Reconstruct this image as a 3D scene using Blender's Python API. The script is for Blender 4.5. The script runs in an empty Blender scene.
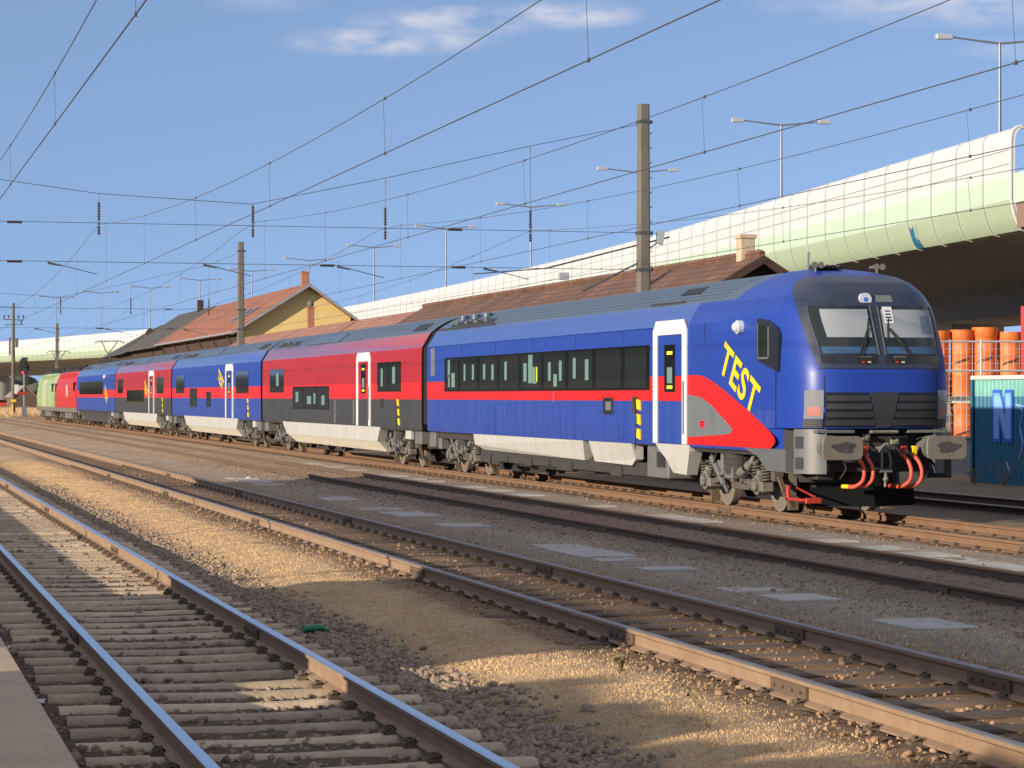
import bpy, bmesh, math, random
import numpy as np
from mathutils import Vector, Matrix

random.seed(7)
RNG = np.random.default_rng(7)
S = bpy.context.scene
COL = S.collection
R = math.radians

# ------------------------------------------------------------------ camera
CAM_Z = 1.93                                   # eye height above the rail tops (z = 0)
YAW = math.atan(657 / 2500)
SY, CY = math.sin(YAW), math.cos(YAW)
cd = bpy.data.cameras.new('camera')
cam = bpy.data.objects.new('camera', cd)
COL.objects.link(cam)
cam.location = (0, 0, CAM_Z)
cam.rotation_euler = (R(90), 0, -YAW)
cd.sensor_width = 36
cd.lens = 2500 / 1024 * 36
cd.shift_y = 12 / 1024
cd.clip_start = 0.5
cd.clip_end = 12000
S.camera = cam

# ------------------------------------------------------------------ sun, sky
SUN_EL = 12.0
SUN_DIR = Vector((0.912, 0.410, 0)).normalized()     # the way the light travels over the ground
sl = bpy.data.lights.new('sun', 'SUN')
sl.energy = 5.0
sl.angle = R(0.5)
sl.color = (1.0, 0.865, 0.69)
sun = bpy.data.objects.new('sun', sl)
COL.objects.link(sun)
d = Vector((SUN_DIR.x * math.cos(R(SUN_EL)), SUN_DIR.y * math.cos(R(SUN_EL)), -math.sin(R(SUN_EL))))
sun.rotation_euler = d.to_track_quat('-Z', 'Y').to_euler()
sun.location = (-40, -20, 30)

W = bpy.data.worlds.new('World')
S.world = W
W.use_nodes = True
wn, wl = W.node_tree.nodes, W.node_tree.links
for n in list(wn):
    wn.remove(n)


def WN(t, **k):
    n = wn.new(t)
    for a, b in k.items():
        setattr(n, a, b)
    return n


def wmath(op, a, b=None, c=None, clamp=False):
    n = WN('ShaderNodeMath', operation=op)
    n.use_clamp = clamp
    for i, v in enumerate((a, b, c)):
        if v is None:
            continue
        if isinstance(v, (int, float)):
            n.inputs[i].default_value = v
        else:
            wl.new(v, n.inputs[i])
    return n.outputs[0]


wout = WN('ShaderNodeOutputWorld')
bg = WN('ShaderNodeBackground')
bg.inputs['Strength'].default_value = 0.15
tc = WN('ShaderNodeTexCoord')
mp = WN('ShaderNodeVectorMath', operation='MULTIPLY')
mp.inputs[1].default_value = (1, 1, 1.25)
nm = WN('ShaderNodeVectorMath', operation='NORMALIZE')
sky = WN('ShaderNodeTexSky', sky_type='NISHITA')
sky.sun_disc = False
sky.sun_elevation = R(SUN_EL + 10)
sky.sun_rotation = math.atan2(-SUN_DIR.x, -SUN_DIR.y)
sky.altitude = 200
sky.air_density = 1.0
sky.dust_density = 0.0
sky.ozone_density = 3.0
wl.new(tc.outputs['Generated'], mp.inputs[0])
ad = WN('ShaderNodeVectorMath', operation='ADD')
ad.inputs[1].default_value = (0, 0, 0.36)
wl.new(mp.outputs[0], ad.inputs[0])
wl.new(ad.outputs[0], nm.inputs[0])
wl.new(nm.outputs[0], sky.inputs['Vector'])
# a few thin clouds, placed by compass bearing and height above the horizon
fw = WN('ShaderNodeVectorMath', operation='DOT_PRODUCT')
fw.inputs[1].default_value = (SY, CY, 0)
rt = WN('ShaderNodeVectorMath', operation='DOT_PRODUCT')
rt.inputs[1].default_value = (CY, -SY, 0)
sp = WN('ShaderNodeSeparateXYZ')
for n in (fw, rt, sp):
    wl.new(tc.outputs['Generated'], n.inputs[0])
fpos = wmath('MAXIMUM', fw.outputs['Value'], 0.05)
ca = wmath('DIVIDE', rt.outputs['Value'], fpos)
ce = wmath('DIVIDE', sp.outputs[2], fpos)
cv = WN('ShaderNodeCombineXYZ')
wl.new(wmath('MULTIPLY', ca, 55), cv.inputs[0])
wl.new(wmath('MULTIPLY', ce, 130), cv.inputs[1])
cn = WN('ShaderNodeTexNoise')
cn.inputs['Scale'].default_value = 1.0
cn.inputs['Detail'].default_value = 7
cn.inputs['Roughness'].default_value = 0.5
wl.new(cv.outputs[0], cn.inputs['Vector'])
tot = None
for a0, e0, ra, re, amp in ((-0.050, 0.1420, 0.036, 0.0050, 1.2), (-0.022, 0.1500, 0.036, 0.0052, 1.1), (0.024, 0.1525, 0.024, 0.0050, 1.2),
                            (0.178, 0.158, 0.065, 0.009, 0.85), (-0.10, 0.158, 0.02, 0.004, 0.4), (0.2, 0.139, 0.02, 0.004, 0.5)):
    x = wmath('DIVIDE', wmath('SUBTRACT', ca, a0), ra)
    y = wmath('DIVIDE', wmath('SUBTRACT', ce, e0), re)
    q = wmath('SQRT', wmath('ADD', wmath('MULTIPLY', x, x), wmath('MULTIPLY', y, y)))
    m = wmath('MULTIPLY', wmath('SUBTRACT', 1.35, q, clamp=True), amp)
    tot = m if tot is None else wmath('MAXIMUM', tot, m)
cm = wmath('MULTIPLY', tot, wmath('MULTIPLY', wmath('SUBTRACT', cn.outputs['Fac'], 0.30), 2.6, clamp=True), clamp=True)
cm = wmath('MULTIPLY', cm, 0.58)
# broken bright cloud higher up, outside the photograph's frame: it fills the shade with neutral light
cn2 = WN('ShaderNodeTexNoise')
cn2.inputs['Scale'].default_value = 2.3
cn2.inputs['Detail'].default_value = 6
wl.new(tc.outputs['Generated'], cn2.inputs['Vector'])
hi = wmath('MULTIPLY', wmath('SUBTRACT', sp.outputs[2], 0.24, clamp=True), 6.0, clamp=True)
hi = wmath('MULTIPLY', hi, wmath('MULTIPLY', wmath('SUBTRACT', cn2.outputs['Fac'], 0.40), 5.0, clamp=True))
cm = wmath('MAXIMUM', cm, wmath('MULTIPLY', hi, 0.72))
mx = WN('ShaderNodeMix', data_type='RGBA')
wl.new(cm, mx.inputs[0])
hs_ = WN('ShaderNodeHueSaturation')
hs_.inputs['Saturation'].default_value = 0.89
hs_.inputs['Value'].default_value = 1.06
wl.new(sky.outputs[0], hs_.inputs['Color'])
wl.new(hs_.outputs[0], mx.inputs[6])
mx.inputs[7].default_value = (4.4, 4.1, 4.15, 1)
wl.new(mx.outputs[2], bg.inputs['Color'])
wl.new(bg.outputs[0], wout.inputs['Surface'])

S.view_settings.view_transform = 'Standard'
S.view_settings.look = 'None'
S.view_settings.exposure = 0.5
S.view_settings.gamma = 1.0
S.view_settings.use_curve_mapping = False

# ------------------------------------------------------------------ materials
MATS = {}


def lin(c):
    return tuple(((v / 255) / 12.92 if v / 255 <= 0.04045 else ((v / 255 + 0.055) / 1.055) ** 2.4) for v in c)


def mat(name, col, rough=0.6, metal=0.0, var=0.0, vscale=3.0, col2=None, bump=0.0, bscale=20.0, coat=0.0, emit=None, stretch=(1, 1, 1), spec=0.5, seam=None):
    """Principled material; var mixes in col2 (or a darker tone) through object-space noise."""
    if name in MATS:
        return MATS[name]
    m = bpy.data.materials.new(name)
    m.use_nodes = True
    N, L = m.node_tree.nodes, m.node_tree.links
    p = N['Principled BSDF']
    p.inputs['Base Color'].default_value = (*col, 1)
    p.inputs['Roughness'].default_value = rough
    p.inputs['Metallic'].default_value = metal
    p.inputs['Specular IOR Level'].default_value = spec
    if coat:
        p.inputs['Coat Weight'].default_value = coat
        p.inputs['Coat Roughness'].default_value = 0.28
    if emit:
        p.inputs['Emission Color'].default_value = (*emit[0], 1)
        p.inputs['Emission Strength'].default_value = emit[1]
    if var or bump:
        g = N.new('ShaderNodeNewGeometry')
        st = N.new('ShaderNodeVectorMath')
        st.operation = 'MULTIPLY'
        st.inputs[1].default_value = stretch
        L.new(g.outputs['Position'], st.inputs[0])
    if var:
        n = N.new('ShaderNodeTexNoise')
        n.inputs['Scale'].default_value = vscale
        n.inputs['Detail'].default_value = 8
        n.inputs['Roughness'].default_value = 0.65
        L.new(st.outputs[0], n.inputs['Vector'])
        r = N.new('ShaderNodeMapRange')
        r.inputs[1].default_value = 0.35
        r.inputs[2].default_value = 0.7
        r.inputs[3].default_value = 0
        r.inputs[4].default_value = var
        L.new(n.outputs['Fac'], r.inputs[0])
        x = N.new('ShaderNodeMix')
        x.data_type = 'RGBA'
        c2 = col2 or tuple(v * 0.45 for v in col)
        x.inputs[6].default_value = (*col, 1)
        x.inputs[7].default_value = (*c2, 1)
        L.new(r.outputs[0], x.inputs[0])
        L.new(x.outputs[2], p.inputs['Base Color'])
        rr = N.new('ShaderNodeMath')
        rr.operation = 'MULTIPLY_ADD'
        rr.inputs[1].default_value = 0.25
        rr.inputs[2].default_value = rough
        rr.use_clamp = True
        L.new(r.outputs[0], rr.inputs[0])
        L.new(rr.outputs[0], p.inputs['Roughness'])
    if bump:
        n2 = N.new('ShaderNodeTexNoise')
        n2.inputs['Scale'].default_value = bscale
        n2.inputs['Detail'].default_value = 6
        L.new(st.outputs[0], n2.inputs['Vector'])
        b = N.new('ShaderNodeBump')
        b.inputs['Strength'].default_value = bump
        b.inputs['Distance'].default_value = 0.02
        L.new(n2.outputs['Fac'], b.inputs['Height'])
        L.new(b.outputs[0], p.inputs['Normal'])
    MATS[name] = m
    return m


M = {}
M['blue'] = mat('train_blue', (0.012, 0.042, 0.265), 0.36, var=0.18, vscale=0.8, col2=(0.03, 0.06, 0.30), coat=0.06, stretch=(1, 0.6, 2), spec=0.3)
M['bluelow'] = mat('train_blue_weathered', (0.012, 0.044, 0.275), 0.36, var=0.42, vscale=1.1, col2=(0.055, 0.085, 0.27), coat=0.15, stretch=(1, 4, 0.7))
M['redband'] = mat('train_red_glossy_shoulder', (0.30, 0.010, 0.014), 0.2, coat=1.0)
M['blueband'] = mat('train_blue_glossy_shoulder', (0.014, 0.055, 0.29), 0.2, coat=1.0)
M['red'] = mat('train_red', (0.31, 0.007, 0.010), 0.42, var=0.25, vscale=0.9, col2=(0.36, 0.04, 0.035), coat=0.1, stretch=(1, 0.6, 2), spec=0.35)
M['stripe'] = mat('train_stripe_red', (0.55, 0.007, 0.004), 0.35, var=0.12, vscale=1, col2=(0.5, 0.02, 0.02), coat=0.1)
M['cgrey'] = mat('train_dark_grey', (0.028, 0.031, 0.035), 0.42, var=0.55, vscale=1.2, col2=(0.07, 0.068, 0.064), stretch=(1, 4, 0.6))
M['roof'] = mat('train_roof_grey', (0.055, 0.085, 0.13), 0.34, var=0.35, vscale=0.7, col2=(0.10, 0.12, 0.14), coat=0.1)
M['roofdark'] = mat('train_roof_vent', (0.012, 0.014, 0.018), 0.6)
M['black'] = mat('black_paint', (0.010, 0.011, 0.014), 0.22, coat=0.3)
M['surround'] = mat('windscreen_surround_dark', (0.020, 0.028, 0.052), 0.34, coat=0.25)
M['rubber'] = mat('rubber', (0.012, 0.012, 0.013), 0.75, var=0.4, vscale=4, col2=(0.04, 0.038, 0.034))
M['swhite'] = mat('skirt_cream_white', (0.43, 0.43, 0.41), 0.45, var=0.6, vscale=1.2, col2=(0.30, 0.28, 0.24), stretch=(1, 4, 0.6))
M['sbeige'] = mat('skirt_dirty_beige', (0.40, 0.37, 0.29), 0.6, var=0.5, vscale=2, col2=(0.25, 0.21, 0.16), stretch=(1, 0.7, 2.5))
M['white'] = mat('white_paint', (0.60, 0.61, 0.62), 0.4, var=0.15, vscale=2, col2=(0.55, 0.54, 0.5))
M['glass'] = mat('dark_window_glass', (0.006, 0.008, 0.009), 0.08, spec=0.5)
M['pane'] = mat('window_sheen', (0.016, 0.021, 0.021), 0.05, spec=0.55, bump=0.12, bscale=1.3)
M['paper'] = mat('greenish_paper', (0.12, 0.21, 0.19), 0.6)
M['yellow'] = mat('yellow_paint', (0.78, 0.52, 0.01), 0.45)
M['ygreen'] = mat('yellow_sticker', (0.7, 0.75, 0.05), 0.5)
M['panelgrey'] = mat('panel_grey', (0.135, 0.15, 0.155), 0.4, var=0.2, vscale=2)
M['frontgrey'] = mat('front_fairing_grey', (0.105, 0.11, 0.113), 0.4, var=0.2, vscale=3)
M['frontdark'] = mat('front_grille_grey', (0.030, 0.032, 0.036), 0.45)
M['bogie'] = mat('dusty_bogie_steel', (0.10, 0.09, 0.075), 0.8, var=0.8, vscale=5, col2=(0.035, 0.031, 0.027), bump=0.3, bscale=30)
M['bogiel'] = mat('pale_dusty_steel', (0.19, 0.175, 0.145), 0.7, var=0.85, vscale=7, col2=(0.06, 0.052, 0.042))
M['under'] = mat('underframe_dark', (0.028, 0.027, 0.026), 0.8, var=0.5, vscale=4, col2=(0.06, 0.052, 0.044))
M['ugrey'] = mat('underframe_box_grey', (0.13, 0.13, 0.125), 0.6, var=0.5, vscale=4, col2=(0.06, 0.055, 0.05))
M['wheel'] = mat('wheel_steel', (0.20, 0.175, 0.14), 0.6, metal=0.2, var=0.5, vscale=6, col2=(0.12, 0.085, 0.06))
M['orange'] = mat('orange_hose', (0.60, 0.085, 0.045), 0.5, var=0.3, vscale=12)
M['redmetal'] = mat('red_enamel', (0.36, 0.028, 0.015), 0.5, var=0.3, vscale=9)
M['buffer'] = mat('greasy_buffer_plate', (0.155, 0.135, 0.11), 0.6, var=0.5, vscale=6, col2=(0.08, 0.07, 0.06))
M['grease'] = mat('buffer_grease', (0.035, 0.032, 0.030), 0.5, var=0.5, vscale=10, col2=(0.10, 0.09, 0.08))
M['lens'] = mat('headlight_lens', (0.20, 0.21, 0.22), 0.12, spec=0.8)
M['taillens'] = mat('tail_lens_red', (0.42, 0.17, 0.16), 0.2)
M['lamp'] = mat('lamp_white', (0.5, 0.53, 0.57), 0.2)
M['blind'] = mat('cab_sun_blind', (0.25, 0.275, 0.295), 0.5)
M['dash'] = mat('cab_dashboard', (0.03, 0.08, 0.16), 0.5)
M['dashpale'] = mat('cab_interior_blue_grey', (0.13, 0.17, 0.22), 0.5)
M['plough'] = mat('plough_black', (0.006, 0.006, 0.007), 0.9, spec=0.1)
M['steelw'] = mat('steel_wire', (0.085, 0.09, 0.095), 0.5, metal=0.3)
M['brass'] = mat('horn_metal', (0.30, 0.25, 0.19), 0.4, metal=0.6)
M['conc'] = mat('pole_concrete', (0.15, 0.135, 0.112), 0.9, var=0.6, vscale=3, col2=(0.10, 0.085, 0.07), bump=0.3, bscale=14, stretch=(1, 1, 0.5))
M['insul'] = mat('insulator_brown', (0.05, 0.028, 0.022), 0.3)
M['galv'] = mat('galvanised_steel', (0.24, 0.25, 0.265), 0.45, metal=0.6, var=0.2)
M['lamphead'] = mat('lamp_head_grey', (0.42, 0.43, 0.44), 0.35, metal=0.2)
M['railside'] = mat('rail_rust', (0.22, 0.14, 0.085), 0.75, var=0.6, vscale=3, col2=(0.33, 0.23, 0.15), bump=0.25, bscale=30)
M['raildark'] = mat('rail_rust_dark', (0.105, 0.068, 0.047), 0.75, var=0.6, vscale=3, col2=(0.14, 0.09, 0.055), bump=0.25, bscale=30)
M['railorange'] = mat('rail_orange_rust', (0.15, 0.082, 0.045), 0.8, var=0.6, vscale=3, col2=(0.22, 0.13, 0.075), bump=0.25, bscale=30)
M['railshine'] = mat('rail_polished_top', (0.55, 0.58, 0.62), 0.22, metal=1.0)
M['railtop'] = mat('rail_worn_top', (0.22, 0.19, 0.17), 0.42, metal=0.5, var=0.4, vscale=3)
M['railrust'] = mat('rail_rusty_top', (0.20, 0.105, 0.055), 0.7, var=0.5, vscale=3)
M['sleeper'] = mat('sleeper_concrete', (0.52, 0.40, 0.27), 0.9, var=0.6, vscale=5, col2=(0.24, 0.17, 0.105), bump=0.4, bscale=22)
M['wood'] = mat('sleeper_wood', (0.10, 0.065, 0.045), 0.9, var=0.7, vscale=5, col2=(0.20, 0.135, 0.085), bump=0.6, bscale=18, stretch=(0.4, 3, 1))
M['clip'] = mat('rail_clip_rust', (0.13, 0.09, 0.06), 0.8, var=0.4, vscale=20)
M['gravel'] = mat('ballast_stone', (0.17, 0.11, 0.07), 0.95, var=0.9, vscale=16, col2=(0.42, 0.33, 0.24), bump=0.4, bscale=60)
M['gravelr'] = mat('rusty_ballast_stone', (0.22, 0.125, 0.065), 0.95, var=0.9, vscale=16, col2=(0.40, 0.27, 0.16), bump=0.4, bscale=60)
M['straw'] = mat('dry_grass', (0.66, 0.455, 0.25), 0.9, var=0.6, vscale=6, col2=(0.46, 0.30, 0.16))
M['slab'] = mat('paving_slab', (0.44, 0.405, 0.355), 0.9, var=0.5, vscale=3, col2=(0.20, 0.185, 0.165), bump=0.3, bscale=25)
M['platform'] = mat('platform_concrete', (0.44, 0.33, 0.215), 0.9, var=0.5, vscale=2.2, col2=(0.26, 0.20, 0.14), bump=0.3, bscale=30)
M['bwhite'] = mat('barrier_white', (0.56, 0.555, 0.545), 0.45, var=0.35, vscale=0.5, col2=(0.50, 0.48, 0.44), stretch=(1, 1, .4))
M['bgreen'] = mat('barrier_pale_green', (0.47, 0.57, 0.44), 0.45, var=0.1, vscale=0.6)
M['bgreen_shade'] = mat('barrier_green_shaded', (0.36, 0.44, 0.30), 0.45, var=0.1, vscale=0.6)  # same pale green, darkened for shade where the panels curve under
M['bpost'] = mat('barrier_post', (0.46, 0.465, 0.45), 0.5, metal=0.2)
M['deck'] = mat('viaduct_concrete', (0.44, 0.445, 0.44), 0.85, var=0.4, vscale=0.5, col2=(0.27, 0.27, 0.265), stretch=(1, 1, 2))
M['deckbrown'] = mat('deck_edge_brown', (0.22, 0.15, 0.11), 0.8)
M['tile_brown'] = None
M['ywall'] = mat('yellow_plaster', (0.68, 0.51, 0.20), 0.9, var=0.3, vscale=0.7, col2=(0.56, 0.41, 0.16))
M['brick'] = mat('chimney_brick', (0.36, 0.16, 0.09), 0.9, var=0.5, vscale=4, col2=(0.22, 0.11, 0.07))
M['oldplaster'] = mat('weathered_chimney_plaster', (0.48, 0.40, 0.28), 0.9, var=0.6, vscale=3, col2=(0.28, 0.2, 0.13))
M['darkwood'] = mat('dark_brown_wood', (0.055, 0.032, 0.022), 0.85, var=0.4, vscale=3)
M['gutter'] = mat('gutter_zinc', (0.33, 0.34, 0.35), 0.5, metal=0.4)
M['container'] = mat('container_teal', (0.012, 0.135, 0.235), 0.55, var=0.45, vscale=1.8, col2=(0.04, 0.10, 0.12), stretch=(1, 1, 0.5))
M['contlit'] = mat('container_sunlit_band', (0.16, 0.40, 0.36), 0.55, var=0.4, vscale=2)  # sunlit strip above the train's shadow line, painted in as paler teal
M['contrim'] = mat('container_rail_pale', (0.58, 0.57, 0.52), 0.6, var=0.4, vscale=3)
M['graf'] = mat('graffiti_light_blue', (0.22, 0.42, 0.85), 0.6)
M['graf2'] = mat('graffiti_outline_blue', (0.03, 0.13, 0.55), 0.6)
M['pipe'] = mat('orange_pipe', (0.72, 0.17, 0.035), 0.5, var=0.35, vscale=2.5, col2=(0.5, 0.10, 0.03), stretch=(1, 1, 0.4))
M['mesh'] = mat('fence_wire_galvanised', (0.40, 0.41, 0.42), 0.5, metal=0.4)
M['redpanel'] = mat('pink_red_board', (0.65, 0.06, 0.07), 0.6)
M['wallgrey'] = mat('grey_wall_render', (0.30, 0.30, 0.30), 0.9, var=0.5, vscale=2)
M['locogreen'] = mat('loco_pale_green', (0.21, 0.31, 0.13), 0.5, var=0.5, vscale=0.8, col2=(0.38, 0.38, 0.24))
M['locopale'] = mat('loco_cream', (0.42, 0.40, 0.26), 0.45, var=0.3)
M['locored'] = mat('loco_red', (0.45, 0.022, 0.018), 0.45, var=0.25, vscale=1, coat=0.0)
M['locogrey'] = mat('loco_frame_grey', (0.14, 0.13, 0.115), 0.7, var=0.4)
M['signal'] = mat('signal_black', (0.02, 0.024, 0.026), 0.6)
M['siglit'] = mat('signal_red_lamp', (0.5, 0.01, 0.02), 0.3, emit=((1.0, 0.03, 0.05), 1.5))
M['shade_hedge'] = mat('shade_hedge_leaves', (0.06, 0.085, 0.03), 0.8, var=0.5)
M['hut'] = mat('hut_render', (0.4, 0.37, 0.3), 0.9)
M['farwood'] = mat('far_wood', (0.07, 0.075, 0.05), 0.9, var=0.6, vscale=0.2)
M['farwall'] = mat('far_house_wall', (0.14, 0.095, 0.07), 0.9, var=0.4, vscale=1)
M['farroof'] = mat('far_house_roof', (0.26, 0.20, 0.155), 0.9)
M['bottle'] = mat('green_bottle_plastic', (0.015, 0.16, 0.06), 0.3)
M['litter'] = mat('white_litter', (0.7, 0.7, 0.68), 0.7)
M['weed'] = mat('weed_stem', (0.20, 0.15, 0.075), 0.9, var=0.5, vscale=20, col2=(0.12, 0.13, 0.04))


def per_object_tone(m, lo, hi):
    """Each object that wears the material gets its own tone."""
    N, L = m.node_tree.nodes, m.node_tree.links
    p = N['Principled BSDF']
    src = p.inputs['Base Color'].links[0].from_socket
    oi = N.new('ShaderNodeObjectInfo')
    r = N.new('ShaderNodeMapRange')
    r.inputs[3].default_value = lo
    r.inputs[4].default_value = hi
    L.new(oi.outputs['Random'], r.inputs[0])
    v = N.new('ShaderNodeVectorMath')
    v.operation = 'SCALE'
    L.new(src, v.inputs[0])
    L.new(r.outputs[0], v.inputs['Scale'])
    L.new(v.outputs[0], p.inputs['Base Color'])


per_object_tone(M['sleeper'], .68, 1.12)
per_object_tone(M['wood'], .6, 1.25)


def tile_mat(name, c1, c2, scale=3.2):
    """Roof tiles: rows across the slope (z) and columns along the ridge (y)."""
    m = bpy.data.materials.new(name)
    m.use_nodes = True
    N, L = m.node_tree.nodes, m.node_tree.links
    p = N['Principled BSDF']
    p.inputs['Roughness'].default_value = 0.85
    g = N.new('ShaderNodeNewGeometry')
    sx = N.new('ShaderNodeSeparateXYZ')
    L.new(g.outputs['Position'], sx.inputs[0])
    cb = N.new('ShaderNodeCombineXYZ')
    L.new(sx.outputs[1], cb.inputs[0])
    L.new(sx.outputs[2], cb.inputs[1])
    br = N.new('ShaderNodeTexBrick')
    br.inputs['Scale'].default_value = 1
    br.inputs['Brick Width'].default_value = 0.32
    br.inputs['Row Height'].default_value = 0.22
    br.inputs['Mortar Size'].default_value = 0.018
    br.inputs['Color1'].default_value = (*c1, 1)
    br.inputs['Color2'].default_value = (*c2, 1)
    br.inputs['Mortar'].default_value = (*[v * 0.45 for v in c2], 1)
    L.new(cb.outputs[0], br.inputs['Vector'])
    n = N.new('ShaderNodeTexNoise')
    n.inputs['Scale'].default_value = 0.45
    n.inputs['Detail'].default_value = 8
    n.inputs['Roughness'].default_value = 0.7
    L.new(g.outputs['Position'], n.inputs['Vector'])
    r = N.new('ShaderNodeMapRange')
    r.inputs[1].default_value = 0.38
    r.inputs[2].default_value = 0.68
    L.new(n.outputs['Fac'], r.inputs[0])
    x = N.new('ShaderNodeMix')
    x.data_type = 'RGBA'
    L.new(r.outputs[0], x.inputs[0])
    L.new(br.outputs['Color'], x.inputs[6])
    x.inputs[7].default_value = (*[0.55 * a for a in c2], 1)
    L.new(x.outputs[2], p.inputs['Base Color'])
    b = N.new('ShaderNodeBump')
    b.inputs['Strength'].default_value = 0.6
    b.inputs['Distance'].default_value = 0.05
    L.new(br.outputs['Fac'], b.inputs['Height'])
    b.invert = True
    L.new(b.outputs[0], p.inputs['Normal'])
    MATS[name] = m
    return m


M['tile_brown'] = tile_mat('brown_roof_tiles', (0.22, 0.105, 0.06), (0.14, 0.07, 0.045))
M['tile_pink'] = tile_mat('terracotta_roof_tiles', (0.42, 0.20, 0.13), (0.35, 0.165, 0.11))
M['tile_orange'] = tile_mat('orange_roof_tiles', (0.42, 0.165, 0.085), (0.34, 0.13, 0.07))
M['tile_grey'] = tile_mat('grey_roof_tiles', (0.12, 0.11, 0.095), (0.085, 0.078, 0.068))


# ------------------------------------------------------------------ mesh helpers
def CR(pts, n=6, closed=False):
    """Catmull-Rom resampling of a 2-D/3-D polyline."""
    P = [Vector(p) if len(p) == 3 else Vector((p[0], p[1], 0)) for p in pts]
    out = []
    k = len(P)
    rng = range(k) if closed else range(k - 1)
    for i in rng:
        p0 = P[(i - 1) % k] if closed or i > 0 else P[0] * 2 - P[1]
        p1, p2 = P[i], P[(i + 1) % k]
        p3 = P[(i + 2) % k] if closed or i + 2 < k else P[-1] * 2 - P[-2]
        for j in range(n):
            t = j / n
            out.append(0.5 * ((2 * p1) + (p2 - p0) * t + (2 * p0 - 5 * p1 + 4 * p2 - p3) * t * t + (3 * p1 - p0 - 3 * p2 + p3) * t ** 3))
    if not closed:
        out.append(P[-1])
    return out


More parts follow.
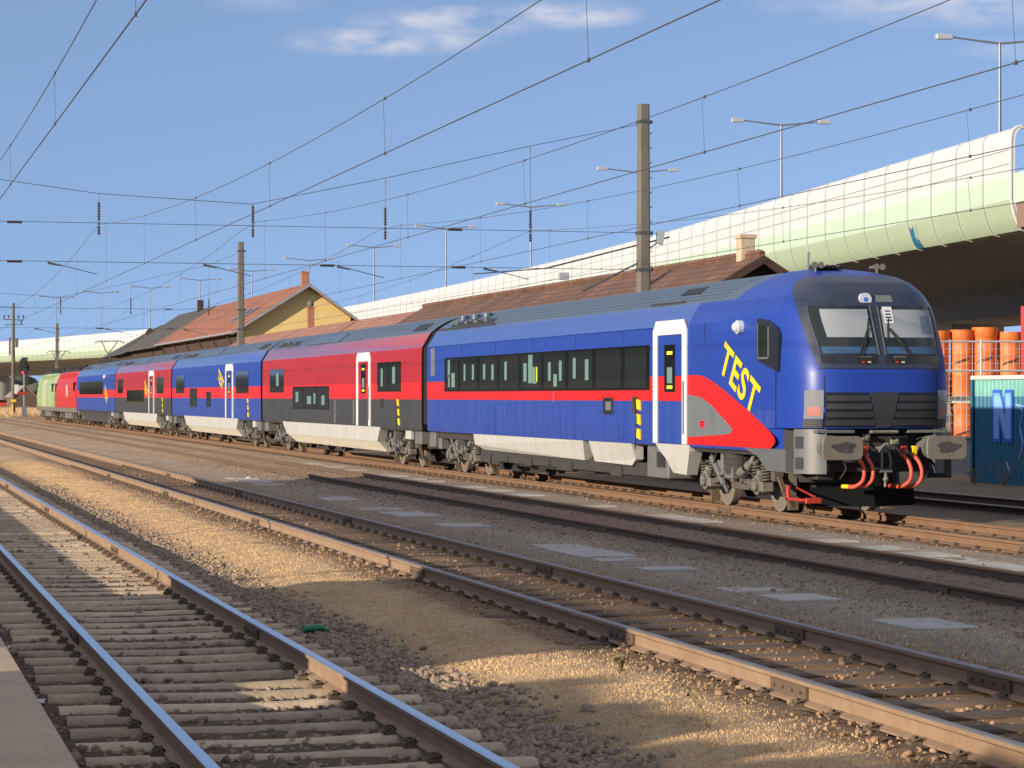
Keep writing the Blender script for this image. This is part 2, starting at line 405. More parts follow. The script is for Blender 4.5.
class MB:
    def __init__(self):
        self.v, self.f, self.m = [], [], []

    def face(self, idx, mi=0):
        self.f.append(tuple(idx))
        self.m.append(mi)

    def add(self, vs, fs, mi=0):
        o = len(self.v)
        self.v += [tuple(p) for p in vs]
        for q in fs:
            self.face([o + i for i in q], mi)

    def box(self, x0, x1, y0, y1, z0, z1, mi=0):
        x0, x1 = sorted((x0, x1)); y0, y1 = sorted((y0, y1)); z0, z1 = sorted((z0, z1))
        self.add([(x0, y0, z0), (x1, y0, z0), (x1, y1, z0), (x0, y1, z0), (x0, y0, z1), (x1, y0, z1), (x1, y1, z1), (x0, y1, z1)],
                 [(0, 3, 2, 1), (4, 5, 6, 7), (0, 1, 5, 4), (1, 2, 6, 5), (2, 3, 7, 6), (3, 0, 4, 7)], mi)
        return self

    def bar(self, a, b, w, h, mi=0, up=(0, 0, 1)):
        a, b = Vector(a), Vector(b)
        t = (b - a).normalized()
        s = t.cross(Vector(up))
        if s.length < 1e-4:
            s = t.cross(Vector((1, 0, 0)))
        s.normalize()
        u = s.cross(t)
        vs = []
        for p in (a, b):
            for i, j in ((-1, -1), (1, -1), (1, 1), (-1, 1)):
                vs.append(p + s * (i * w / 2) + u * (j * h / 2))
        self.add(vs, [(0, 1, 2, 3), (7, 6, 5, 4), (0, 4, 5, 1), (1, 5, 6, 2), (2, 6, 7, 3), (3, 7, 4, 0)], mi)
        return self

    def tube(self, pts, r, n=8, mi=0, cap=True):
        P = [Vector(p) for p in pts]
        rr = r if isinstance(r, (list, tuple)) else [r] * len(P)
        o = len(self.v)
        side = None
        for i, p in enumerate(P):
            t = (P[min(i + 1, len(P) - 1)] - P[max(i - 1, 0)]).normalized()
            if side is None:
                side = t.cross(Vector((0, 0, 1)))
                if side.length < 1e-3:
                    side = t.cross(Vector((1, 0, 0)))
            side = (side - t * side.dot(t)).normalized()
            b = t.cross(side)
            for k in range(n):
                a = 2 * math.pi * k / n
                self.v.append(tuple(p + (side * math.cos(a) + b * math.sin(a)) * rr[i]))
        for i in range(len(P) - 1):
            for k in range(n):
                k2 = (k + 1) % n
                self.face((o + i * n + k, o + i * n + k2, o + (i + 1) * n + k2, o + (i + 1) * n + k), mi)
        if cap:
            self.face([o + k for k in reversed(range(n))], mi)
            self.face([o + (len(P) - 1) * n + k for k in range(n)], mi)
        return self

    def cyl(self, a, b, r, n=16, mi=0, r2=None):
        return self.tube([a, b], [r, r if r2 is None else r2], n, mi)

    def prism(self, pts, axis, a, b, mi=0, mi_side=None):
        """Polygon in the plane across `axis`, pulled from a to b. pts are (u, v): axis x -> (y, z), y -> (x, z), z -> (x, y)."""
        def mk(u, v, w):
            return {'x': (w, u, v), 'y': (u, w, v), 'z': (u, v, w)}[axis]
        n = len(pts)
        o = len(self.v)
        self.v += [mk(p[0], p[1], a) for p in pts] + [mk(p[0], p[1], b) for p in pts]
        self.face(range(o, o + n), mi)
        self.face(reversed(range(o + n, o + 2 * n)), mi)
        for i in range(n):
            j = (i + 1) % n
            self.face((o + i, o + n + i, o + n + j, o + j), mi if mi_side is None else mi_side)
        return self

    def ball(self, c, r, n=10, mi=0, sc=(1, 1, 1)):
        pts, rad = [], []
        o = len(self.v)
        rows = n // 2 + 1
        for i in range(rows + 1):
            th = math.pi * i / rows
            for k in range(n):
                a = 2 * math.pi * k / n
                self.v.append((c[0] + r * sc[0] * math.sin(th) * math.cos(a), c[1] + r * sc[1] * math.sin(th) * math.sin(a), c[2] + r * sc[2] * math.cos(th)))
        for i in range(rows):
            for k in range(n):
                k2 = (k + 1) % n
                self.face((o + i * n + k, o + (i + 1) * n + k, o + (i + 1) * n + k2, o + i * n + k2), mi)
        return self

    def mesh(self, name, mats, smooth=None, bevel=0):
        me = bpy.data.meshes.new(name)
        me.from_pydata(self.v, [], self.f)
        for m in (mats if isinstance(mats, (list, tuple)) else [mats]):
            me.materials.append(m)
        me.polygons.foreach_set('material_index', self.m)
        bm = bmesh.new()
        bm.from_mesh(me)
        bmesh.ops.remove_doubles(bm, verts=bm.verts, dist=1e-5)
        bmesh.ops.recalc_face_normals(bm, faces=bm.faces)
        if bevel:
            es = [e for e in bm.edges if len(e.link_faces) == 2 and e.calc_face_angle(0) > 0.6]
            bmesh.ops.bevel(bm, geom=es, offset=bevel, segments=1, affect='EDGES', clamp_overlap=True)
        bm.to_mesh(me)
        bm.free()
        if smooth is not None:
            me.polygons.foreach_set('use_smooth', [True] * len(me.polygons))
            me.set_sharp_from_angle(angle=R(smooth))
        me.update()
        return me

    def build(self, name, mats, parent=None, smooth=None, bevel=0, loc=None):
        o = bpy.data.objects.new(name, self.mesh(name, mats, smooth, bevel))
        COL.objects.link(o)
        if parent is not None:
            o.parent = parent
        if loc is not None:
            o.location = loc
        return o


def tag(o, label=None, cat=None, group=None, kind=None):
    for k, v in (('label', label), ('category', cat), ('group', group), ('kind', kind)):
        if v:
            o[k] = v
    return o


def thing(name, label, cat, loc=(0, 0, 0), rz=0.0, group=None):
    o = bpy.data.objects.new(name, None)
    COL.objects.link(o)
    o.location = loc
    o.rotation_euler = (0, 0, rz)
    o.empty_display_size = 0.3
    return tag(o, label, cat, group)


def copy_tree(o, parent=None):
    c = o.copy()
    COL.objects.link(c)
    if parent is not None:
        c.parent = parent
    for ch in list(o.children):
        copy_tree(ch, c)
    return c


def inst(name, me, parent, loc=(0, 0, 0), rot=(0, 0, 0), scale=(1, 1, 1)):
    o = bpy.data.objects.new(name, me)
    COL.objects.link(o)
    o.parent = parent
    o.location = loc
    o.rotation_euler = rot
    o.scale = scale
    return o


def grid_at(px_u, x):
    return px_u


# ------------------------------------------------------------------ tracks (world x of each centre line)
TX = [2.56, 7.01, 11.62, 15.70, 20.30]
GROUND = -0.17


def hnoise(x, y):
    return (np.sin(x * 1.7 + y * 0.31) * 0.4 + np.sin(x * 0.6 - y * 0.9 + 1.3) * 0.4 + np.sin(x * 4.1 + y * 2.7) * 0.2 + np.sin(x * 9.3 - y * 7.1 + 2) * 0.12)


def ground_height(x, y):
    # xs, ys -> height profile across the tracks
    kx = [-4000, -1, 0.9, 1.0, 1.3, 3.9, 4.4, 5.0, 5.7, 6.15, 6.25, 8.6, 9.0, 10.4, 10.75, 12.6, 13.0, 14.3, 14.7, 17.0, 18.0, 30, 4000]
    kz = [-.25, -.25, -.25, -.215, -.212, -.215, -.195, -.155, -.155, -.165, -.205, -.16, -.14, -.135, -.115, -.115, -.13, -.13, -.19, -.19, -.15, -.15, -.15]
    z = np.interp(x, kx, kz)
    amp = np.interp(x, [0, 4, 4.6, 5.6, 6, 9, 14, 20, 40], [.012, .014, .028, .028, .016, .014, .012, .02, .03])
    far = np.clip((120 - y) / 60, 0, 1)
    return z + amp * hnoise(x, y) * np.where(np.abs(x) > 60, 0, 1) * far


xs = np.concatenate([-np.geomspace(4000, 3, 14), np.arange(-1, 17.5, 0.1), np.arange(17.6, 34, 0.8), np.geomspace(36, 5000, 26)])
ys = np.concatenate([[-300, -60, -10, 2, 8], np.arange(10, 46, 0.1), np.arange(46, 124, 0.4), np.geomspace(126, 9000, 36)])
gx, gy = np.meshgrid(xs, ys)
gz = ground_height(gx, gy) + RNG.normal(0, 0.004, gx.shape)
nx, ny = len(xs), len(ys)
me = bpy.data.meshes.new('ground')
me.vertices.add(nx * ny)
me.vertices.foreach_set('co', np.stack([gx, gy, gz], -1).ravel().astype(np.float32))
ii = (np.arange(ny - 1)[:, None] * nx + np.arange(nx - 1)[None]).ravel()
quads = np.stack([ii, ii + 1, ii + nx + 1, ii + nx], -1)
me.loops.add(quads.size)
me.loops.foreach_set('vertex_index', quads.ravel().astype(np.int32))
me.polygons.add(len(quads))
me.polygons.foreach_set('loop_start', np.arange(0, quads.size, 4, dtype=np.int32))
me.polygons.foreach_set('use_smooth', np.ones(len(quads), bool))
me.update()
me.validate()


def ground_mat():
    m = bpy.data.materials.new('ground_earth')
    m.use_nodes = True
    N, L = m.node_tree.nodes, m.node_tree.links
    p = N['Principled BSDF']
    p.inputs['Roughness'].default_value = 0.95
    p.inputs['Specular IOR Level'].default_value = 0.15
    g = N.new('ShaderNodeNewGeometry')
    sx = N.new('ShaderNodeSeparateXYZ')
    L.new(g.outputs['Position'], sx.inputs[0])

    def noise(scale, detail=8, rough=0.65, vec=None, st=None):
        n = N.new('ShaderNodeTexNoise')
        n.inputs['Scale'].default_value = scale
        n.inputs['Detail'].default_value = detail
        n.inputs['Roughness'].default_value = rough
        if st:
            s = N.new('ShaderNodeVectorMath')
            s.operation = 'MULTIPLY'
            s.inputs[1].default_value = st
            L.new(g.outputs['Position'], s.inputs[0])
            L.new(s.outputs[0], n.inputs['Vector'])
        else:
            L.new(g.outputs['Position'], n.inputs['Vector'])
        return n.outputs['Fac']

    def mth(op, a, b, c=None, clamp=False):
        q = N.new('ShaderNodeMath')
        q.operation = op
        q.use_clamp = clamp
        for i, v in enumerate((a, b, c)):
            if v is None:
                continue
            if isinstance(v, (int, float)):
                q.inputs[i].default_value = v
            else:
                L.new(v, q.inputs[i])
        return q.outputs[0]
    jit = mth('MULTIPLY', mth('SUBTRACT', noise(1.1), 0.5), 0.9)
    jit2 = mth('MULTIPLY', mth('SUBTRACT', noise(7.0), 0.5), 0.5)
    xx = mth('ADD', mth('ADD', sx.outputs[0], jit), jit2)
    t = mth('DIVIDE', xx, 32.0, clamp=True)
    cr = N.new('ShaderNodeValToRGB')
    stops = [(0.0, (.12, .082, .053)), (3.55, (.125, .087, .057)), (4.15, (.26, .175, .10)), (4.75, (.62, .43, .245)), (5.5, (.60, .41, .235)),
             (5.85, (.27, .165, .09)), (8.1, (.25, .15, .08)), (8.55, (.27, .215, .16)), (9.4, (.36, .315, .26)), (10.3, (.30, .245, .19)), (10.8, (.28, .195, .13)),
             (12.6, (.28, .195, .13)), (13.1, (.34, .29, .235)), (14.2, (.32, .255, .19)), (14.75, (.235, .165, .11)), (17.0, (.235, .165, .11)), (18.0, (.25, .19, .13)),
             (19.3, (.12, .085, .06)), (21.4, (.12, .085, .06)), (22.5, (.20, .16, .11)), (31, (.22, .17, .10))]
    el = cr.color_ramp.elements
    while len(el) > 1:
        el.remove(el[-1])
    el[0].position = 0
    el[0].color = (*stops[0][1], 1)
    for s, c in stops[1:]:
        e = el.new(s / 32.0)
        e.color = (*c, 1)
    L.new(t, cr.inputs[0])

    def mixc(fac, a, bcol, mode='MIX'):
        x = N.new('ShaderNodeMix')
        x.data_type = 'RGBA'
        x.blend_type = mode
        if isinstance(fac, (int, float)):
            x.inputs[0].default_value = fac
        else:
            L.new(fac, x.inputs[0])
        L.new(a, x.inputs[6])
        if isinstance(bcol, tuple):
            x.inputs[7].default_value = (*bcol, 1)
        else:
            L.new(bcol, x.inputs[7])
        return x.outputs[2]

    def rng(v, a, b, c=0.0, d_=1.0):
        r = N.new('ShaderNodeMapRange')
        r.inputs[1].default_value = a
        r.inputs[2].default_value = b
        r.inputs[3].default_value = c
        r.inputs[4].default_value = d_
        L.new(v, r.inputs[0])
        return r.outputs[0]
    c = cr.outputs['Color']
    # sandy drift over the far half, beyond about sixty metres
    far = mth('MULTIPLY', rng(sx.outputs[1], 50, 100), rng(noise(0.35, st=(1, 0.25, 1)), 0.35, 0.6, 0.45, 1.0))
    c = mixc(mth('MULTIPLY', far, 0.85), c, (.62, .43, .255))
    c = mixc(rng(noise(0.9, st=(1, 0.4, 1)), 0.45, 0.72, 0, 0.5), c, (.13, .095, .065))
    c = mixc(rng(noise(14.0), 0.40, 0.8, 0.0, 0.40), c, (.11, .075, .05))
    c = mixc(rng(noise(40.0, 4), 0.55, 0.8, 0.0, 0.5), c, (.42, .36, .28))
    L.new(c, p.inputs['Base Color'])
    b = N.new('ShaderNodeBump')
    b.inputs['Strength'].default_value = 0.9
    b.inputs['Distance'].default_value = 0.05
    h = mth('ADD', mth('MULTIPLY', noise(9), 0.8), mth('MULTIPLY', noise(38, 6), 0.5))
    L.new(h, b.inputs['Height'])
    L.new(b.outputs[0], p.inputs['Normal'])
    return m


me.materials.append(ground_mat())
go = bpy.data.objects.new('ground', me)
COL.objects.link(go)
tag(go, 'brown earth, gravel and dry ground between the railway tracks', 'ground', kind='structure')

# platform at the lower left
b = MB()
b.box(-7.0, 0.405, -20, 130, -0.6, 0.196, 0)
b.box(0.42, 1.014, -20, 130, 0.10, 0.20, 0)
b.box(0.40, 0.92, -20, 130, -0.6, 0.098, 0)
o = b.build('platform', [M['platform']], bevel=0.008)
tag(o, 'low concrete platform edge in the bottom left corner', 'platform', kind='structure')


# ------------------------------------------------------------------ railway tracks
def rail_profile(x, top=0.0):
    h = 0.16
    half = [(0.070, -h), (0.070, -h + 0.012), (0.012, -h + 0.032), (0.010, -0.05), (0.034, -0.036), (0.036, -0.010), (0.028, -0.0015)]
    return [(x + a, top + z) for a, z in half] + [(x - a, top + z) for a, z in reversed(half)]


def rail(xc, ya, yb, mats, parent, joints):
    """One rail as a swept section with fishplates at the joints; top faces get the polished material."""
    b = MB()
    pr = rail_profile(xc)
    n = len(pr)
    stations = [ya] + [j for j in joints if ya < j < yb] + [yb]
    o0 = len(b.v)
    for y in stations:
        b.v += [(px, y, pz) for px, pz in pr]
    for i in range(len(stations) - 1):
        for k in range(n):
            k2 = (k + 1) % n
            mi = 1 if k in (5, 6, 7) else 0
            b.face((o0 + i * n + k, o0 + i * n + k2, o0 + (i + 1) * n + k2, o0 + (i + 1) * n + k), mi)
    b.face(list(range(o0, o0 + n)), 0)
    b.face(list(range(o0 + (len(stations) - 1) * n, o0 + len(stations) * n)), 0)
    ro = b.build('rail', mats, parent, smooth=40)
    for j in joints:
        if ya < j < yb:
            q = MB()
            for s in (-1, 1):
                q.box(xc + s * 0.013, xc + s * 0.034, j - 0.34, j + 0.34, -0.128, -0.042)
                for t in (-.25, -.09, .09, .25):
                    q.cyl((xc + s * 0.034, j + t, -.085), (xc + s * 0.05, j + t, -.085), 0.016, 6)
            q.build('fishplate', [M['raildark']], ro)
    return ro


def concrete_sleeper_mesh():
    b = MB()
    sec = [(-1.25, .0, .115), (-1.15, .0, .12), (-0.75, -.0, .12), (-0.45, -.012, .11), (0, -.018, .105), (0.45, -.012, .11), (0.75, 0, .12), (1.15, .0, .12), (1.25, .0, .115)]
    o = 0
    for x, t, hw in sec:
        b.v += [(x, -hw, -0.16), (x, -hw, t - 0.05), (x, -hw * 0.72, t - 0.012), (x, -hw * 0.3, t), (x, hw * 0.3, t), (x, hw * 0.72, t - 0.012), (x, hw, t - 0.05), (x, hw, -0.16)]
    n = 8
    for i in range(len(sec) - 1):
        for k in range(n - 1):
            b.face((i * n + k, i * n + k + 1, (i + 1) * n + k + 1, (i + 1) * n + k))
    b.face(list(range(n)))
    b.face(list(range((len(sec) - 1) * n, len(sec) * n)))
    return b


def clip_into(b, x, y, z, mi=0):
    for s in (-1, 1):
        b.box(x + s * 0.072, x + s * 0.145, y - 0.045, y + 0.045, z - 0.01, z + 0.022, mi)
        b.cyl((x + s * 0.108, y, z + 0.02), (x + s * 0.108, y, z + 0.055), 0.016, 6, mi)
        b.tube([(x + s * 0.13, y - .035, z + .025), (x + s * 0.075, y - .025, z + .042), (x + s * 0.06, y, z + .025), (x + s * 0.075, y + .025, z + .042), (x + s * 0.13, y + .035, z + .025)], 0.009, 5, mi)


def track(name, label, xc, ya, yb, y_parts, rails, kind, spacing=0.65, joints=(), z=-0.165, clips=True, rails_y=None):
    t = thing(name, label, 'railway track', (xc, ya, 0))
    for s in (-1, 1):
        rail(s * 0.7525, 0, (rails_y or yb) - ya, rails, t, [j - ya for j in joints])
    if kind == 'concrete':
        sb = concrete_sleeper_mesh()
        me_ = sb.mesh('sleeper', [M['sleeper']], smooth=50)
    else:
        sb = MB()
        sb.box(-1.25, 1.25, -0.125, 0.125, -0.15, 0.0)
        me_ = sb.mesh('sleeper', [M['wood']], bevel=0.015)
    y = ya + 0.3
    k = 0
    rest = MB()
    clip_b = MB()
    far_clip = MB()
    while y < yb:
        jitter = random.uniform(-.035, .035)
        if y < y_parts and k < 100:
            so = inst('sleeper', me_, t, (random.uniform(-.03, .03), y - ya + jitter, z + random.uniform(-.006, .004)), (0, 0, random.uniform(-.022, .022)), (1, random.uniform(.90, 1.06), 1))
            k += 1
        else:
            rest.box(-1.25, 1.25, y - ya - .125, y - ya + .125, z - .15, z)
        if clips and y < 75:
            for s in (-1, 1):
                if y < 50:
                    clip_into(clip_b, s * 0.7525, y - ya + jitter, z)
                else:
                    for q in (-1, 1):
                        clip_b.box(s * .7525 + q * .08, s * .7525 + q * .14, y - ya - .05, y - ya + .05, z, z + .07)
        y += spacing
    if rest.v:
        ro = rest.build('sleeper_row', [M['sleeper'] if kind == 'concrete' else M['wood']], t)
        ro['kind'] = 'stuff'
    if clip_b.v:
        co = clip_b.build('rail_clip', [M['clip']], t)
        co['kind'] = 'stuff'
    return t


track('railway_track', 'nearest railway track with polished rails on curved concrete sleepers beside the platform', TX[0], 8, 160, 74, [M['railside'], M['railshine']], 'concrete', 0.63, (9.5, 21.3, 33.0, 45.0, 57, 69), rails_y=700)
track('railway_track', 'railway track with pale rails and dark wooden sleepers beyond the sandy strip', TX[1], 11, 190, 76, [M['railside'], M['railtop']], 'wood', 0.65, (16.2, 20.1, 28, 40, 52, 64), rails_y=700)
track('railway_track', 'dark rusty track sunk in gravel between the paved walkways', TX[2], 15, 120, 80, [M['raildark'], M['railrust']], 'wood', 0.66, (24, 36, 48), z=-0.155, clips=True, rails_y=700)
track('railway_track', 'rusty orange track that the train stands on', TX[3], 18, 120, 84, [M['railorange'], M['railrust']], 'wood', 0.66, (30, 42), rails_y=700)
track('railway_track', 'dark railway track behind the train in front of the teal container', TX[4], 22, 90, 88, [M['raildark'], M['railtop']], 'wood', 0.66, (), clips=False, rails_y=500)


# ------------------------------------------------------------------ loose stones and dry grass
ICO = None


def ico():
    bm = bmesh.new()
    bmesh.ops.create_icosphere(bm, subdivisions=1, radius=1)
    v = np.array([p.co[:] for p in bm.verts])
    f = np.array([[q.index for q in t.verts] for t in bm.faces])
    bm.free()
    return v, f


def stones(name, n, fx, label, material, smin, smax, zoff=0.0):
    V, F = ico()
    pos = fx(n)
    n = len(pos)
    sc = np.clip(RNG.lognormal(math.log((smin + smax) * .42), .38, n), smin * .6, smax * 1.35)
    st = RNG.uniform(0.6, 1.25, (n, 1, 3)) * np.array([1, 1, .75])
    a = RNG.uniform(0, 6.28, n)
    jit = RNG.normal(1, 0.16, (n, len(V), 1))
    P = V[None] * jit * st * sc[:, None, None]
    t = RNG.uniform(-.9, .9, n)
    x, y, z = P[..., 0], P[..., 1] * np.cos(t)[:, None] - P[..., 2] * np.sin(t)[:, None], P[..., 1] * np.sin(t)[:, None] + P[..., 2] * np.cos(t)[:, None]
    X = x * np.cos(a)[:, None] - y * np.sin(a)[:, None]
    Y = x * np.sin(a)[:, None] + y * np.cos(a)[:, None]
    h = ground_height(pos[:, 0], pos[:, 1]) + sc * 0.25 + zoff
    X += pos[:, 0:1]
    Y += pos[:, 1:2]
    Z = z + h[:, None]
    co = np.stack([X, Y, Z], -1).reshape(-1, 3)
    fc = (F[None] + (np.arange(n) * len(V))[:, None, None]).reshape(-1, 3)
    m_ = bpy.data.meshes.new(name)
    m_.vertices.add(len(co))
    m_.vertices.foreach_set('co', co.ravel().astype(np.float32))
    m_.loops.add(fc.size)
    m_.loops.foreach_set('vertex_index', fc.ravel().astype(np.int32))
    m_.polygons.add(len(fc))
    m_.polygons.foreach_set('loop_start', np.arange(0, fc.size, 3, dtype=np.int32))
    m_.update()
    m_.validate()
    m_.materials.append(material)
    o_ = bpy.data.objects.new(name, m_)
    COL.objects.link(o_)
    return tag(o_, label, 'stones', kind='stuff')


def ydist(n, a, b, p=1.7):
    """y positions thinning with distance."""
    u = RNG.uniform(0, 1, n)
    return a + (b - a) * u ** p


def f_t1(n):
    x = np.concatenate([RNG.normal(4.05, 0.21, n * 3 // 5), RNG.uniform(1.05, 4.0, n - n * 3 // 5)])
    y = ydist(n, 11, 60)
    return np.stack([x, y], -1)[(x > 0.98) & (x < 4.9)]


def f_t2(n):
    x = RNG.uniform(5.75, 8.5, n)
    return np.stack([x, ydist(n, 12, 75)], -1)


def f_t3(n):
    x = np.concatenate([RNG.normal(10.2, 0.4, n // 3), RNG.uniform(10.0, 13.2, n - n // 3)])
    return np.stack([x, ydist(n, 16, 95)], -1)


def f_t4(n):
    x = np.concatenate([RNG.uniform(14.2, 17.4, n // 2), RNG.uniform(8.3, 14.5, n - n // 2)])
    return np.stack([x, ydist(n, 18, 110, 1.3)], -1)


stones('ballast_stones', 20000, f_t1, 'dark brown ballast stones heaped along the nearest track', M['gravel'], .012, .038)
stones('ballast_stones', 6500, f_t2, 'rusty ballast stones between the wooden sleepers of the second track', M['gravelr'], .010, .028)
stones('ballast_stones', 8000, f_t3, 'grey brown gravel scattered around the sunken dark track', M['gravel'], .008, .026)
stones('ballast_stones', 9000, f_t4, 'rusty gravel along the rails under the train', M['gravelr'], .007, .022)


def grass(name, n, fx, label, hmin, hmax, wid=0.006):
    pos = fx(n)
    n = len(pos)
    a = RNG.uniform(0, 6.28, n)
    hh = RNG.uniform(hmin, hmax, n)
    lean = RNG.uniform(0.2, 1.3, n) * hh
    la = RNG.uniform(0, 6.28, n)
    z0 = ground_height(pos[:, 0], pos[:, 1]) - 0.005
    w = wid * RNG.uniform(.6, 1.6, n)
    p0 = np.stack([pos[:, 0] - np.cos(a) * w, pos[:, 1] - np.sin(a) * w, z0], -1)
    p1 = np.stack([pos[:, 0] + np.cos(a) * w, pos[:, 1] + np.sin(a) * w, z0], -1)
    p2 = np.stack([pos[:, 0] + np.cos(la) * lean, pos[:, 1] + np.sin(la) * lean, z0 + hh], -1)
    co = np.stack([p0, p1, p2], 1).reshape(-1, 3)
    m_ = bpy.data.meshes.new(name)
    m_.vertices.add(len(co))
    m_.vertices.foreach_set('co', co.ravel().astype(np.float32))
    m_.loops.add(len(co))
    m_.loops.foreach_set('vertex_index', np.arange(len(co), dtype=np.int32))
    m_.polygons.add(n)
    m_.polygons.foreach_set('loop_start', np.arange(0, 3 * n, 3, dtype=np.int32))
    m_.update()
    m_.materials.append(M['straw'])
    o_ = bpy.data.objects.new(name, m_)
    COL.objects.link(o_)
    return tag(o_, label, 'grass', kind='stuff')


def g1(n):
    x = np.clip(RNG.normal(5.0, 0.42, n), 4.1, 5.95)
    return np.stack([x, ydist(n, 11, 80, 1.5)], -1)


def g2(n):
    x = RNG.uniform(8.3, 10.2, n)
    return np.stack([x, ydist(n, 14, 60, 1.4)], -1)


grass('dry_grass', 170000, g1, 'short dry straw coloured grass on the sandy strip between the two nearest tracks', .006, .026, .004)
grass('dry_grass', 30000, g2, 'sparse dry grass beside the paved walkway', .010, .035)

def g3(n):
    D = RNG.uniform(246, 335, n)
    a = RNG.uniform(-.206, -.188, n)
    Rr = a * D
    return np.stack([Rr * CY + D * SY, D * CY - Rr * SY], -1)


grass('dry_grass', 9000, g3, 'tall dry yellow grass around the far pole and signal', .25, .75, .03)

# paved walkway slabs, part of the paving
b = MB()
for xa, ya, yb in ((9.35, 16.0, 62.0), (13.35, 22.0, 75.0)):
    y = ya
    while y < yb:
        ln = random.choice((.6, .8, 1.0))
        if random.random() < 0.36:
            w_ = random.uniform(.30, .40)
            z_ = float(ground_height(np.array([xa]), np.array([y]))[0]) + random.uniform(-.006, .012)
            b.box(xa - w_, xa + w_, y + .015, y + ln - .015, z_ - .06, z_ + 0.012)
        y += ln
o = b.build('path', [M['slab']], bevel=0.008)
tag(o, 'broken rows of grey paving slabs between the tracks', 'path', kind='structure')

# ------------------------------------------------------------------ coaches
NOSE_F = [(1.03, 37.25), (1.40, 37.2), (1.42, 36.70), (1.70, 36.64), (1.98, 36.63), (2.31, 36.66), (2.55, 36.73), (3.38, 37.08), (3.58, 37.22), (3.75, 37.42), (3.88, 37.72), (3.97, 38.15), (4.03, 38.7), (4.06, 39.4), (4.08, 40.2)]
PROF = [(1.03, 1.395), (1.2, 1.41), (1.42, 1.41), (1.84, 1.412), (1.98, 1.412), (2.29, 1.412), (2.55, 1.412), (2.9, 1.41), (3.195, 1.40), (3.38, 1.288), (3.58, 1.165), (3.74, 0.96), (3.88, 0.72), (3.97, 0.50), (4.03, 0.30), (4.06, 0.15), (4.08, 0.0)]


def pw(z):
    return float(np.interp(z, [p[0] for p in PROF], [p[1] for p in PROF]))


def pwn(z):
    return float(np.interp(z, [1.03, 1.2, 3.0, 3.195, 3.38, 3.58, 3.74, 3.88, 3.97, 4.03, 4.06, 4.08], [1.395, 1.41, 1.405, 1.39, 1.345, 1.26, 1.13, .93, .70, .43, .22, 0]))


def nose_front(z):
    return float(np.interp(z, [p[0] for p in NOSE_F], [p[1] for p in NOSE_F]))


def nose_taper(z):
    return 1 - 0.035 * min(1.0, max(0.0, (z - 2.2) / 1.3))


JD = 1.05


def nose_pt(t, z, off=0.0):
    """Point on the nose at t = -1..1 across the front, height z, pushed out by off. Local x, world y."""
    def raw(t_, z_):
        w = pwn(z_) * nose_taper(z_)
        yf = nose_front(z_)
        a = abs(t_)
        y = yf + JD * (1 - (1 - min(a, 1) ** 4.0) ** 0.5)
        return Vector((t_ * w, y, z_))
    p = raw(t, z)
    if off:
        e = 1e-3
        tt = max(-.998, min(.998, t))
        du = raw(min(tt + e, .9999), z) - raw(max(tt - e, -.9999), z)
        dv = raw(tt, z + e * 5) - raw(tt, z - e * 5)
        n_ = du.cross(dv).normalized()
        if n_.y > 0.2 or n_.dot(Vector((t, -1, 0))) < 0:
            n_ = -n_
        p = p + n_ * off
    return p


def nose_patch(b, t0, t1, z0, z1, off, mi=0, nt=10, nz=6, thick=0.0, edge=None):
    """Panel on the nose between t0..t1 and z0..z1 (edge(t01, z01) -> t override)."""
    if z0 > 2.4:
        off += .012

    def grid(o_):
        base = len(b.v)
        for j in range(nz + 1):
            z = z0 + (z1 - z0) * j / nz
            for i in range(nt + 1):
                a = i / nt
                lo, hi = (t0, t1) if edge is None else edge(j / nz)
                b.v.append(tuple(nose_pt(lo + (hi - lo) * a, z, o_)))
        return base
    g_ = grid(off)
    k = nt + 1
    for j in range(nz):
        for i in range(nt):
            b.face((g_ + j * k + i, g_ + j * k + i + 1, g_ + (j + 1) * k + i + 1, g_ + (j + 1) * k + i), mi)
    if thick:
        h_ = grid(off - thick)
        ring = [i for i in range(k)] + [j * k + nt for j in range(1, nz + 1)] + [nz * k + i for i in range(nt - 1, -1, -1)] + [j * k for j in range(nz - 1, 0, -1)]
        for q in range(len(ring)):
            r0, r1 = ring[q], ring[(q + 1) % len(ring)]
            b.face((g_ + r0, g_ + r1, h_ + r1, h_ + r0), mi)


def black_edge(q):
    z = 2.36 + (3.86 - 2.36) * q
    lim = float(np.interp(z, [2.36, 2.5, 2.75, 3.0, 3.38, 3.6, 3.76, 3.86], [0.72, 0.755, 0.80, 0.83, 0.885, 0.925, 0.93, 0.86]))
    return -lim, lim


COACH_MATS = ['blue', 'bluelow', 'stripe', 'roof', 'black', 'red', 'cgrey', 'under', 'frontgrey', 'blueband', 'redband']
MI = {k: i for i, k in enumerate(COACH_MATS)}


def livery_mi(scheme, z):
    if scheme == 'blue':
        return MI['bluelow'] if z < 1.84 else MI['stripe'] if z < 2.29 else MI['blue'] if z < 3.195 else MI['blueband'] if z < 3.585 else MI['roof']
    return MI['cgrey'] if z < 1.84 else MI['stripe'] if z < 2.29 else MI['red'] if z < 3.195 else MI['redband'] if z < 3.585 else MI['roof']


